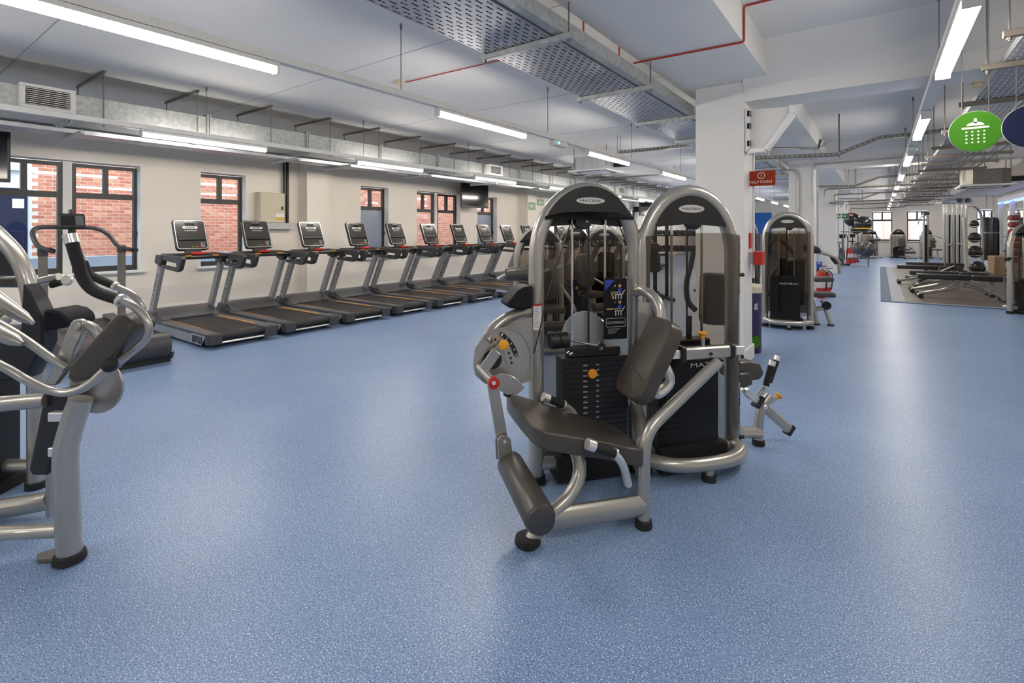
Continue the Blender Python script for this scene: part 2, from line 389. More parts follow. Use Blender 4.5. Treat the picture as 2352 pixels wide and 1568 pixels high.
for i, (a, b, dbl) in enumerate(LW):
    n += 1
    lab = ['double dark framed window behind the self-powered treadmill', 'single dark framed window left of the cream electrical box', 'single frosted window with a red bottle on its sill', 'double window left of the wall mounted television', 'single window partly hidden by the wall mounted television',
           'single window beyond the green exit sign pilaster', 'double window far down the left wall', 'single window beyond the far double window of the left wall', 'single window near the far end of the left wall', 'last double window of the left wall'][i]
    window(n, a, b, ZW0, ZW1, lambda m, u0, u1, d0, d1, z0, z1: m.box(WX - d1, WX - d0, u0, u1, z0, z1), dbl, lab, frost=i in (2, 4))
for i, (a, b) in enumerate(BW):
    n += 1
    window(n, a, b, ZW0 + .1, ZW1, lambda m, u0, u1, d0, d1, z0, z1: m.box(u0, u1, YB + d0, YB + d1, z0, z1), False,
           ['far end window just left of the small grey arch machine', 'far end window right of the small grey arch machine', 'far end window behind the black punch bags', 'far end window beyond the pillars', 'far end window in the left corner'][i])
# ---------------------------------------------------------------- skirting, pillars, beams
m = MB()
for a, b in ((YF, 6.04), (6.66, 13.95), (15.05, YB)): m.box(WX, WX + .02, a, b, 0, .12)
struct(m.build('baseboard_left', 'white_paint', shift=V((0, 0, 0)), bevel=.004), 'white skirting along the left wall', 'skirting')
struct(MB().box(WX, XR2, YB - .02, YB, 0, .14).build('baseboard_back', 'white_paint', shift=V((0, 0, 0))), 'white skirting along the far wall', 'skirting')
for i, (a, b) in enumerate(((onx(705, 400, -9.65).y, onx(757, 400, -9.65).y), (onx(1212, 432, -9.65).y, onx(1233, 432, -9.65).y), (21.9, 22.6), (28.6, 29.3))):
    p = struct(MB().box(WX, -9.65, a, b, 0, ZC).build('pilaster', 'wall'), ['cream pilaster right of the electrical box', 'cream pilaster carrying the green exit sign', 'cream pilaster far down the left wall', 'last cream pilaster of the left wall'][i], 'pilaster')
    MB().box(WX, -9.63, a - .02, b + .02, 0, .12).build('skirting', 'white_paint', p, bevel=.004, shift=V(p.location))
PX0, PX1 = -1.65, -1.15
for i, y in enumerate((5.7, 12.8, 19.8, 26.9)):
    p = struct(MB().box(PX0, PX1, y, y + .42, 0, 3.0).build('column', 'white_paint', bevel=.006), ['white square column behind the twin arch machines', 'second white square column, with a conduit down its face', 'third white square column, behind the fire extinguishers', 'farthest white square column'][i], 'column')
    s = V(p.location)
    MB().box(PX0 - .02, PX1 + .02, y - .02, y + .44, 0, .16).build('skirting', 'white_paint', p, bevel=.008, shift=s)
    MB().tube(fillet([(PX1 + .03, y + .33, .9), (PX1 + .03, y + .33, 2.9)], .05), .012, 8).build('conduit', 'trunking' if i == 0 else 'galv', p, shift=s)
LB = struct(MB().prism([(-1.8, YF, 3.0), (-.92, YF, 3.0), (-.92, YF, ZC), (-1.8, YF, ZC)], (0, YB - YF, 0)).build('beam', 'white_paint', shift=V((0, 0, 0))), 'long white ceiling beam over the columns', 'beam')
for i, y in enumerate((-1.4, 5.7, 12.8, 19.8, 26.9)):
    prof = [(0, 2.78), (.45, 2.78), (.45, 2.92), (.72, ZC), (-.30, ZC), (0, 2.92)]
    struct(MB().prism([(-1.15, y + a, z) for a, z in prof], ((XR if y < YSTEP - 1 else XR2) + 1.15, 0, 0)).build('beam', 'white_paint', shift=V((0, 0, 0))), ['cross beam behind the photographer', 'nearest white cross beam, from the first column', 'second white cross beam', 'third white cross beam', 'farthest white cross beam'][i], 'beam')
# lower bulkhead on the right of the far aisle
struct(MB().box(2.2, XR, 13.5, YSTEP, 2.72, ZC).build('bulkhead', 'wall', shift=V((0, 0, 0))), 'cream bulkhead above the mirror panels', 'bulkhead')
# boxed haunch on the first column
t = thing('bracket_box', 'white boxed triangular bracket fixed to the first column under the beam', 'bracket', (PX1, 5.9, 2.1), world=True)
pp = [ony(u, v, 5.72) for u, v in ((1716, 250), (1816, 243), (1820, 258), (1757, 343), (1716, 348))]
MB().prism([p + V((0, .05, 0)) for p in pp], (0, .08, 0)).build('back_panel', 'white_paint', t)
for a, b in ((pp[1], pp[2]), (pp[2], pp[3]), (pp[3], pp[4]), (pp[4], pp[0])): MB().bar(a + V((0, .065, 0)), b + V((0, .065, 0)), .045, .13, up=(0, 1, 0)).build('rim', 'white', t, bevel=.006)
for v in (262, 290, 330): MB().box(*(lambda p: (p.x, p.x + .03, p.y - .02, p.y + .03, p.z - .03, p.z + .03))(ony(1717, v, 5.74))).build('hinge', 'steel_dark', t)
# ---------------------------------------------------------------- outside the windows
XB = -13.8
out = thing('brick_wall', 'red brick wall across the alley outside the left windows', 'brick wall', (XB, 9, 0), world=True)
struct(MB().box(WX - 5, WX - .3, YF, YB, -.6, -.3).build('ground', 'asphalt', shift=V((0, 0, 0))), 'grey alley ground outside the left windows', 'ground')
struct(MB().box(-30, 30, YB + .3, YB + 20, -.6, -.3).build('ground', 'asphalt', shift=V((0, 0, 0))), 'grey ground outside the far windows', 'ground')
yb0 = onx(70, 500, XB).y     # brick starts right of the white rendered bay
MB().box(XB - .3, XB, yb0, 24, -.3, 5.5).build('mortar', 'mortar', out)
bl, bh, cl, ch = .215, .065, .225, .075
brick_me = {}
for k in 'abc':
    me = MB().box(-.05, .004, -bl / 2, bl / 2, -bh / 2, bh / 2).mesh('brick'); me.materials.append(MATS['brick_' + k]); brick_me[k] = me
lots = {'a': MB(), 'b': MB(), 'c': MB()}; cnt = 0
uw = [(70, 310), (455, 560)]
for r in range(int(5.3 / ch)):
    zc = -.25 + r * ch
    for j in range(int((22 - yb0) / cl)):
        yc = yb0 + .11 + j * cl + (cl / 2 if r % 2 else 0)
        k = random.choice('aabbc')
        d = V((XB, yc, zc)) - CAM; dep = d.dot(FW); uu = CX + FPX * d.dot(RT) / dep; vv = HY - FPX * d.z / dep
        near = any(a < uu < b for a, b in uw) and 372 < vv < 590
        if near and cnt < 300:
            cnt += 1; link('brick', brick_me[k], out, V((XB, yc, zc)) - V(out['_w']))
        else: lots[k].box(XB - .05, XB + .004, yc - bl / 2, yc + bl / 2, zc - bh / 2, zc + bh / 2)
for k in 'abc':
    o = lots[k].build('brickwork', 'brick_' + k, out); o['kind'] = 'stuff'
wb = thing('rendered_wall', 'pale rendered bay with a dark door outside the first window', 'wall', (XB + .1, 1, 0), world=True)
MB().box(XB - .3, XB + .12, -6, yb0, -.3, 5.5).build('render', 'render_white', wb)
ya, yc = onx(0, 500, XB + .12).y, onx(62, 500, XB + .12).y
dz0, dz1 = -.3, onx(30, 432, XB + .12).z
dd = MB().box(XB + .12, XB + .18, ya - .25, yc, dz0, dz1).build('door', 'navy', wb)
g0, g1 = onx(28, 456, XB + .18), onx(55, 478, XB + .18)
MB().box(XB + .17, XB + .19, g0.y, g1.y, g1.z, g0.z).build('door_pane', 'white', dd)
MB().box(XB + .12, XB + .26, -6, yb0 - .1, dz1 + .35, dz1 + .42).build('ledge', 'white', wb)
lw = onx(250, 587, -10.95)
tag(MB().box(-11.05, -10.85, YF, 24, -.3, lw.z).build('parapet', 'render_blue', shift=V((-11, 9, -.3))), 'low pale blue parapet just outside the left windows', 'parapet')
fac = thing('facade', 'sunlit brick and white building outside the far windows', 'building', (2, YB + 6, 0), world=True)
MB().box(-14, 20, YB + 6, YB + 6.3, -.3, 7).build('brick_face', 'facade_brick', fac)
for x in (-.8, 1.6, 4.6, 7.4): MB().box(x, x + .95, YB + 5.9, YB + 6.05, -.3, 7).build('render_strip', 'render_white', fac)
# ================================================================ LAMPS
def batten(name, label, x, y0, z, group, L=1.5, w=.062, hang=False):
    t = thing(name, label, 'light', (x, y0 + L / 2, z), 0, group)
    MB().box(-w / 2 - .001, w / 2 + .001, -L / 2, L / 2, .048, .085).build('housing', 'trunking', t, bevel=.004)
    for s in (-1, 1): MB().box(-w / 2 - .002, w / 2 + .002, s * L / 2 - .012, s * L / 2 + .012, .0, .086).build('end_cap', 'trunking', t, bevel=.004)
    prof = [(-w / 2, .048), (-w / 2, .03)] + [(-w / 2 * math.cos(a), .03 - .03 * math.sin(a)) for a in (PI / 6, PI / 3, PI / 2, 2 * PI / 3, 5 * PI / 6)] + [(w / 2, .03), (w / 2, .048)]
    MB().prism([(a, -L / 2 + .012, b) for a, b in prof], (0, L - .024, 0)).build('diffuser', 'led' if x < 0 else 'led_aisle', t)
    if hang:
        for s in (-.6, .6): MB().cyl((0, s, .085), (0, s, ZC - z - .003), .004, 6).build('suspension_wire', 'steel_dark', t)
    return t
def trunk(label, x, z0, z1, w=.06, y0=YF, y1=YB - 1, rods=()):
    t = thing('lighting_trunk', label, 'trunking', (x, 10, z0), world=True)
    MB().box(x - w / 2, x + w / 2, y0, y1, z0, z1).build('trunking_bar', 'trunking', t)
    for y in rods:
        r = MB().cyl((x, y, z1), (x, y, ZC - .003), .004, 6).lathe([(.012, 0), (.012, .05)], (x, y, ZC - .053), (0, 0, 1), 8).build('suspension_wire', 'steel_dark', t)
    return t
ZL = 2.545
trunk('long white lighting trunk over the open floor', -3.5, ZL + .088, 2.69, rods=[onx(921, 100, -3.5).y, onx(1258, 250, -3.5).y, 8.3, 11, 14, 17, 20, 23])
trunk('long white lighting trunk above the treadmill row', -7.1, ZL + .088, 2.69, rods=[onx(474, 250, -7.1).y, onx(835, 300, -7.1).y, 8.1, 11, 14, 17, 20, 23])
trunk('long white lighting trunk along the right aisle', .38, ZL + .088, 2.69, w=.09, rods=[5.2, 9, 11.6, 15, 18, 21.4, 24])
ORD = ['first', 'second', 'third', 'fourth', 'fifth', 'sixth', 'seventh', 'eighth', 'ninth', 'tenth', 'eleventh', 'twelfth']
for nm, x, y00, per, k0, k1 in (('over the open floor', -3.5, .40, 3.13, -2, 9), ('above the treadmills', -7.1, 2.2, 3.05, -2, 9), ('along the right aisle', .38, 3.4, 3.13, -2, 9)):
    vis = 0
    for k in range(k0, k1 + 1):
        y = y00 + per * k
        if y > YB - 2: continue
        if y + 1.5 > .3: lab = '%s lit white LED batten %s, counting from the camera' % (ORD[vis], nm); vis += 1
        else: lab = 'lit white LED batten %s, %s behind the camera' % (nm, 'farther' if k == k0 else 'nearer')
        batten('led_batten', lab, x, y, ZL, 'LED battens ' + nm, w=.062 if x < 0 else .085)
for i, k in enumerate((28, 31)): batten('led_batten', 'lit white LED batten in the far alcove, %s from the camera' % ORD[i], 5.5, k, 2.6, 'LED battens in the far alcove', hang=True)
for i, (x, y) in enumerate(((-3.5, onx(1283, 330, -3.5).y), (.38, onx(2094, 335, .38).y))):
    e = thing('emergency_light', ['small emergency light with green indicator under the open floor trunk', 'small emergency light with green indicator under the aisle trunk'][i], 'emergency light', (x, y, ZL + .02), 0, 'emergency lights')
    MB().box(-.05, .05, -.17, .17, 0, .062).build('case', 'trunking', e, bevel=.01)
    MB().box(-.035, .035, -.15, .15, -.006, .002).build('lens', 'alu', e)
    MB().box(.049, .056, -.09, -.06, .02, .04).build('indicator', 'green_led', e)
# ================================================================ AIR DUCT over the treadmills
DX0, DX1, DZ0, DZ1 = -8.25, -7.38, 2.67, 2.97
duct = thing('ventilation_duct', 'long rectangular galvanised duct hung above the treadmill row', 'duct', (-7.8, 10, DZ0), world=True)
MB().box(DX0, DX1, YF + .5, YB - 2, DZ0, DZ1).build('duct_body', 'galv', duct)
ys = [onx(u, 300, DX1).y for u in (417, 737)]; st = ys[1] - ys[0]
yy = ys[0] - 2 * st
while yy < 30:
    MB().box(DX0 - .03, DX1 + .03, yy - .025, yy - .006, DZ0 - .03, DZ1 + .03).box(DX0 - .03, DX1 + .03, yy + .006, yy + .025, DZ0 - .03, DZ1 + .03).build('joint_flange', 'galv', duct); yy += st * .72
for k in range(-4, 28):
    y = 1.9 + k
    h = MB().bar((-7.3, y, ZC - .02), (-8.4, y, ZC - .02), .025, .025).build('hanger_rail', 'steel_dark', duct)
    MB().cyl((-7.33, y, DZ0 - .03), (-7.33, y, ZC - .03), .008, 6).build('hanger_rod', 'steel_dark', h); MB().cyl((-8.36, y, DZ0 - .03), (-8.36, y, ZC - .03), .008, 6).build('hanger_rod', 'steel_dark', h)
def grille(y0, y1, z0, z1):
    g = MB().box(DX1, DX1 + .10, y0, y1, z0, z0 + .035).box(DX1, DX1 + .10, y0, y1, z1 - .035, z1).box(DX1, DX1 + .10, y0, y0 + .045, z0 + .035, z1 - .035).box(DX1, DX1 + .10, y1 - .045, y1, z0 + .035, z1 - .035).build('grille_frame', 'trunking', duct, bevel=.003)
    MB().box(DX1, DX1 + .01, y0 + .045, y1 - .045, z0 + .03, z1 - .03).build('grille_back', 'black_plastic', g)
    m = MB()
    for i in range(9):
        z = z0 + .045 + (z1 - z0 - .09) * i / 8; m.box(DX1 + .05, DX1 + .09, y0 + .04, y1 - .04, z - .003, z + .003)
    m.build('louvre_set', 'alu', g)
    m = MB(); n_ = int((y1 - y0) / .024)
    for i in range(n_): y = y0 + .05 + (y1 - y0 - .1) * i / (n_ - 1); m.box(DX1 + .03, DX1 + .05, y - .002, y + .002, z0 + .035, z1 - .035)
    m.build('vane_set', 'steel_dark', g)
grille(onx(45, 220, DX1 + .1).y, onx(174, 230, DX1 + .1).y, DZ0 + .06, DZ1 + .02)
for u in (1140, 1428): y = onx(u, 390, DX1 + .1).y; grille(y - .25, y + .25, DZ0 + .06, DZ1)
# ================================================================ PERFORATED CABLE TRAYS
def perforated(m, x0, x1, y0, y1, z, px=.042, py=.05, hx=.011, hy=.030):
    nx, ny = max(1, round((x1 - x0) / px)), round((y1 - y0) / py); px, py = (x1 - x0) / nx, (y1 - y0) / ny
    for j in range(ny):
        for i in range(nx):
            a, b = x0 + i * px, y0 + j * py; c = a + px / 2; d = b + py / 2 + (.010 if (i + j) % 2 else -.010)
            ox, oy = (hx / 2, hy / 2) if (i % 2 == 0) else (hx * .55, hy * .36)
            n_ = len(m.v); m.v += [V(p) for p in ((a, b, z), (a + px, b, z), (a + px, b + py, z), (a, b + py, z), (c - ox, d - oy, z), (c + ox, d - oy, z), (c + ox, d + oy, z), (c - ox, d + oy, z))]
            m.f += [(n_ + p, n_ + q, n_ + r, n_ + s) for p, q, r, s in ((0, 4, 5, 1), (1, 5, 6, 2), (2, 6, 7, 3), (3, 7, 4, 0))]
def tray(label, x0, x1, z, y0, y1, yp0, yp1, bars, bx0, bx1, fl=.05, rods=True, sm='galv'):
    t = thing('cable_tray', label, 'cable tray', ((x0 + x1) / 2, (y0 + y1) / 2, z), world=True)
    m = MB(); perforated(m, x0, x1, yp0, yp1, z)
    m.build('perforated_sheet', 'galv_tray', t)['kind'] = 'stuff'
    m = MB()
    for a, b in ((y0, yp0), (yp1, y1)):
        if b > a: MB().box(x0, x1, a, b, z, z + .002).build('tray_sheet', 'galv_tray', t)
    for x in (x0, x1): MB().box(x - .001, x + .001, y0, y1, z, z + fl).build('side_flange', 'galv_tray', t)
    for y in bars:
        b = MB().box(bx0, bx1, y - .021, y + .021, z - .045, z - .003).build('strut', sm, t, bevel=.004)
        for x in (bx0 + .03, bx1 - .03):
            if rods: MB().cyl((x, y, z - .07), (x, y, ZC - .001), .006, 6).lathe([(.014, 0), (.014, .012)], (x, y, z - .06), (0, 0, 1), 6).build('hanger_rod', 'steel_dark', b)
    return t
tray('wide perforated galvanised cable tray beside the long beam', -2.46, -1.87, 2.79, -2, 26, 0, 13, [-1.6, -.1, 1.45, 3.02, 4.55, 6.05, 7.6, 9.1, 10.6, 12.1, 13.6, 15.1, 16.6, 18.1], -2.5, -1.7)
wt = [o for o in COL.objects if o.name.startswith('cable_tray')][-1]
for k in range(17): x = -2.43 + k * .0335; MB().cyl((x, -2, 2.812), (x, 26, 2.812), .0165, 8).build('power_cable', 'black_plastic', wt)
tray('narrow perforated cable tray under the treadmill duct', -8.2, -7.85, 2.60, -1, 20, .4, 9, [1.75, 4.45, 5.45, 7.4, 9.6, 11.5, 13.4], -8.35, -7.5, rods=False)
t = tray('perforated cable tray hung over the right aisle', .72, 1.06, 2.63, 3.6, 32, 4, 16, [4.2, 4.98, 6.3, 7.9, 9.4, 10.5, 11.6, 12.8, 14, 15.3, 16.7, 18.2, 19.5, 21, 22.5, 24, 25.5, 27], .6, 1.62, sm='pipe')
for x in (1.12, 1.19, 1.26, 1.4, 1.5): MB().cyl((x, 5, 2.65), (x, 31, 2.65), .018, 8).build('conduit_run', 'galv', t)
tr = tag(MB().box(-1.85, -1.77, -3, 26, 2.795, 2.90).build('cable_trunking', 'galv', bevel=.003), 'square galvanised cable trunking beside the wide perforated tray', 'trunking')
# crossing trays
def ladder(label, pts, w=.1):
    t = thing('cable_ladder', label, 'cable tray', pts[0], world=True)
    m = MB()
    for a, b in zip(pts[:-1], pts[1:]): m.bar(a, b, w, .006); m.bar(V(a) + V((0, -w / 2, .022)), V(b) + V((0, -w / 2, .022)), .004, .05)
    m.build('tray_channel', 'steel_dark', t)
    m = MB()
    for a, b in zip(pts[:-1], pts[1:]):
        a, b = V(a), V(b); n_ = max(2, int((b - a).length / .07))
        for i in range(n_): p = a.lerp(b, (i + .5) / n_) + V((0, -w / 2 - .003, .022)); d = (b - a).normalized() * .017; m.bar(p - d, p + d, .003, .022)
    m.build('slot_row', 'galv', t)['kind'] = 'stuff'
    return t
l1 = ladder('narrow slotted tray crossing under the ceiling beside the air conditioner', [onz(1422, 352, 2.95), onz(1585, 337, 2.95)], .08)
for u, v in ((1418, 320), (1425, 322)): p = onz(u, 352, 2.95); MB().cyl(p, (p.x, p.y, ZC), .005, 6).build('hanger_rod', 'steel_dark', l1)
for k, (y, lab) in enumerate(((9.6, 'slotted tray bending up across the nearest right hand bay'), (16.6, 'slotted tray bending up across the second right hand bay'), (23.4, 'slotted tray bending up across the third right hand bay'))):
    base = [ony(u, v, 9.6) for u, v in ((1738, 366), (1922, 358), (2020, 320), (2100, 312), (2190, 300))]
    l = ladder(lab, [(p.x, y, p.z) for p in base]); q = base[1]
    MB().cyl((q.x + .03, y, q.z - .03), (q.x + .03, y, ZC), .012, 6).build('hanger_rod', 'steel_dark', l)
def pipe(name, label, pts, r, m, fil=.08, cat='pipe'):
    return tag(MB().tube(fillet(pts, fil, 4), r, 8).build(name, m), label, cat)
g = [ony(u, v, 12.77) for u, v in ((1868, 470), (1868, 378), (2085, 360), (2110, 356))]
pipe('conduit', 'galvanised conduit running from the second column towards the aisle lights', g, .014, 'galv')
pipe('conduit', 'galvanised conduit bending down the second column face', [ony(u, v, 12.76) for u, v in ((1790, 392), (1833, 390), (1833, 640))], .02, 'galv', .15)
pipe('conduit', 'thin grey pipe bending down behind the nearest arch machine', [ony(u, v, 10.4) for u, v in ((1372, 440), (1374, 411), (1515, 401))], .014, 'pipe', .12)
pipe('cable', 'black cable running to the haunch beyond the first column', [ony(1755, 341, 6.25), onx(1880, 341, -.903), onx(1884, 322, -.903)], .018, 'black_plastic', .02, 'cable')
pipe('cable', 'thin looped grey cable beyond the first column', smooth([onx(u, v, -.912) for u, v in ((1884, 328), (1892, 317), (1900, 324), (1888, 336), (1873, 338), (1872, 352), (1890, 360))]), .005, 'pipe', .01, 'cable')
for k, (y, z) in enumerate(((14.6, 2.45), (17.8, 2.5), (21.3, 2.45), (24.8, 2.5), (28.2, 2.45))):
    t = thing('conduit', 'grey conduit crossing the right aisle ceiling, %s from the camera' % ORD[k], 'pipe', (0, y, z), world=True)
    MB().tube(fillet([(-1.1, y, z - .2), (-1.1, y, z), (.9, y, z + .03), (.9, y, z + .1), (1.9, y, z + .1)], .08, 4), .018, 8).build('pipe_run', 'pipe', t)
    for x in (-.6, .2, 1.7): MB().cyl((x, y, z), (x, y, ZC - .003), .006, 6).build('hanger_rod', 'steel_dark', t)
# ================================================================ RED FIRE CABLE, DETECTORS
c0 = onz(928, 190, ZC - .015); c1 = onz(1140, 140, ZC - .015); xa = c1.x
cab = [c0, c1, onz(1330, 96, ZC - .02)]
pipe('fire_cable', 'red fire alarm cable from the smoke detector to the wide tray', cab, .007, 'red_cable', .03, 'cable')
b1, b2 = onz(1455, 145, 2.985), onz(1698, 100, 2.985)
d_ = (b2 - CAM).dot(FW); xs_ = -.908
pipe('fire_cable', 'red fire alarm cable crossing the long beam and climbing its side', [b1, V((xs_, b2.y, 2.99)), V((xs_, b2.y, ZC - .012)), V((-.1, b2.y, ZC - .012))], .009, 'red_cable', .02, 'cable')
for u in (1340, 1422): p = onz(u, 175 if u > 1400 else 128, 2.86); pipe('fire_cable', 'short red cable drop at the wide tray, %s one' % ('nearer' if u < 1400 else 'farther'), [(p.x, p.y, 2.85), (p.x, p.y, ZC - .02)], .008, 'red_cable', .02, 'cable')
for i, (u, v, ze) in enumerate(((919, 195, 0), (1552, 386, 0), (2248, 197, 0))):
    p = onz(u, v, ZC - .05); r = .06
    d = thing('smoke_detector', ['cream smoke detector at the end of the red cable', 'small smoke detector left of the first column', 'small ceiling detector right of the aisle lights'][i], 'smoke detector', (p.x, p.y, ZC - .07), 0, 'smoke detectors')
    MB().lathe([(.045, 0), (.062, .012), (.066, .03), (.066, .04), (.05, .045)], (0, 0, 0), (0, 0, 1), 16).build('head', 'cream', d); MB().lathe([(.07, .045), (.07, .07)], (0, 0, 0), (0, 0, 1), 16).build('base', 'cream', d)
# ================================================================ AIR CONDITIONERS
def cassette(label, x, y, z, s, rz, arm=True):
    t = thing('air_conditioner', label, 'air conditioner', (x, y, z), rz, 'ceiling cassette units')
    h = s / 2
    MB().box(-h, h, -h, h, 0, .035).build('fascia', 'white', t, bevel=.012)
    for k in range(4):
        M = Matrix.Rotation(k * PI / 2, 4, 'Z'); MB().box(-h * .6, h * .6, h * .68, h * .84, -.004, .002, M).build('air_slot', 'black_plastic', t)
    b = h * .86; c = .14
    MB().prism([(-b + c, -b, .035), (b - c, -b, .035), (b, -b + c, .035), (b, b - c, .035), (b - c, b, .035), (-b + c, b, .035), (-b, b - c, .035), (-b, -b + c, .035)], (0, 0, .29)).build('case', 'steel_dark' if x > 0 else 'galv_tray', t)
    for sx in (-1, 1):
        for sy in (-1, 1): MB().cyl((sx * b * .98, sy * b * .7, .12), (sx * b * .98, sy * b * .7, ZC - z), .007, 6).build('hanger_rod', 'steel_dark', t)
    MB().tube([(b, .1, .15), (b + .35, .1, .15)], .05, 10).build('pipe_lagging', 'black_plastic', t)
    return t
cassette('square white ceiling air conditioner above the twin arch machines', -5.2, 10.3, 2.74, .95, 0)
cassette('square ceiling air conditioner below the navy round sign', 1.66, 13.4, 2.28, .8, 0)
# ================================================================ WALL FITTINGS on the left
def tv(label, c, w_, h_, rz, group='wall televisions'):
    t = thing('television', label, 'television', c, rz, group)       # screen faces local +x
    MB().box(-.05, 0, -w_ / 2, w_ / 2, 0, h_).build('case', 'black_plastic', t, bevel=.008)
    MB().box(-.001, .003, -w_ / 2 + .03, w_ / 2 - .03, .045, h_ - .03).build('screen', 'screen', t)
    MB().box(c[0] * -1 - 9.995 if 0 else -(c[0] - WX) + .06, -.05, -.12, .12, h_ * .3, h_ * .7).build('bracket', 'black_plastic', t)
    return t
p0, p1 = onx(-60, 415, -9.2), onx(23, 300, -9.2)
tv('black television at the left edge, over the first window', (-9.2, p1.y - .52, p0.z + .0), 1.04, p1.z - onx(23, 415, -9.2).z, -.12)
a, b = onx(1063, 475, -9.45), onx(1119, 417, -9.45)
tv('black television mounted over the fifth window of the left wall', (-9.45, (a.y + b.y) / 2, a.z), (b.y - a.y) * .98, b.z - a.z - .02, -.12)
p = onx(1478, 495, -9.3); q = onx(1494, 466, -9.3)
tv('distant television seen between the two big arch machines', (-9.3, p.y + .3, p.z), 1.0, q.z - p.z, -.25)
bx = thing('electrical_box', 'cream steel electrical cabinet between window and pilaster', 'electrical box', (WX, wy(620), 1.5), world=True)
e0, e1 = onx(597, 512, -9.78), onx(655, 444, -9.78)
MB().box(WX, -9.80, e0.y, e1.y, e0.z + .004, e1.z).build('cabinet', 'cream', bx, bevel=.005)
dr = MB().box(-9.80, -9.778, e0.y + .01, e1.y - .01, e0.z + .01, e1.z - .01).build('door', 'cream', bx, bevel=.005)
MB().box(-9.778, -9.765, e1.y - .085, e1.y - .045, e0.z + .27, e0.z + .34).build('lock', 'black_plastic', dr)
MB().box(-9.778, -9.776, e1.y - .2, e1.y - .02, e0.z + .07, e0.z + .12).build('warning_label', 'yellow', dr); MB().box(-9.778, -9.776, e1.y - .2, e1.y - .02, e0.z + .12, e0.z + .20).build('white_label', 'white', dr)
s0, s1 = onx(612, 526, -9.8), onx(678, 512, -9.8)
tag(MB().box(WX, -9.8, s0.y, s1.y, s0.z, s1.z).build('trunking', 'galv', bevel=.004), 'grey steel trunking box under the electrical cabinet', 'trunking')
for i, (u, r) in enumerate(((652, .022), (660, .028))):
    q = onx(u, 430, -9.93); pipe('power_cable', ['slim black cable dropping to the electrical cabinet', 'thick black cable beside the slim one at the pilaster'][i], [(-9.93, q.y, s1.z), (-9.93, q.y, 2.9)], r, 'black_plastic', .02, 'cable')
def exit_sign(label, M, w_=.32, h_=.16, pm='exit_green'):
    t = thing('exit_sign', label, 'sign', M.to_translation(), world=True, group='exit signs')
    MB().box(-w_ / 2, w_ / 2, -h_ / 2, h_ / 2, 0, .008, M).build('panel', pm, t)
    T = M @ Matrix.Translation((0, 0, .009)); m = MB()
    m._add([T @ V(p) for p in ((.03, -.012, 0), (.09, -.012, 0), (.09, -.035, 0), (.13, 0, 0), (.09, .035, 0), (.09, .012, 0), (.03, .012, 0))], [tuple(range(7))])
    m._add([T @ V(p) for p in ((-.03, -.055, 0), (.01, -.055, 0), (.01, .055, 0), (-.03, .055, 0))], [(0, 1, 2, 3)])
    m._add([T @ V(p) for p in ((-.12, -.05, 0), (-.10, -.05, 0), (-.085, -.01, 0), (-.06, -.04, 0), (-.05, -.03, 0), (-.075, .02, 0), (-.09, .055, 0), (-.11, .05, 0), (-.115, .0, 0))], [tuple(range(9))])
    m.build('pictogram', 'white', t); return t
q = onx(1222, 473, -9.645); exit_sign('green exit sign on the far cream pilaster', basis(q, (0, 1, 0), (0, 0, 1)), .42, .26)
q = onx(1236, 460, WX); exit_sign('small green exit sign just past the far pilaster', basis(onx(1242, 465, WX + .02), (0, 1, 0), (0, 0, 1)), .4, .22)
p = onz(1, 1, 1) if 0 else None
bt = thing('water_bottle', 'red sports bottle standing on the frosted window sill', 'bottle', (WX + .05, wy(864), ZW0))
MB().lathe([(.03, 0), (.036, .01), (.036, .13), (.03, .16), (.036, .18), (.036, .2)], (0, 0, 0), (0, 0, 1), 14).build('body', 'red', bt); MB().lathe([(.03, .2), (.022, .225), (.012, .23), (.012, .26)], (0, 0, 0), (0, 0, 1), 12).build('cap', 'red', bt)
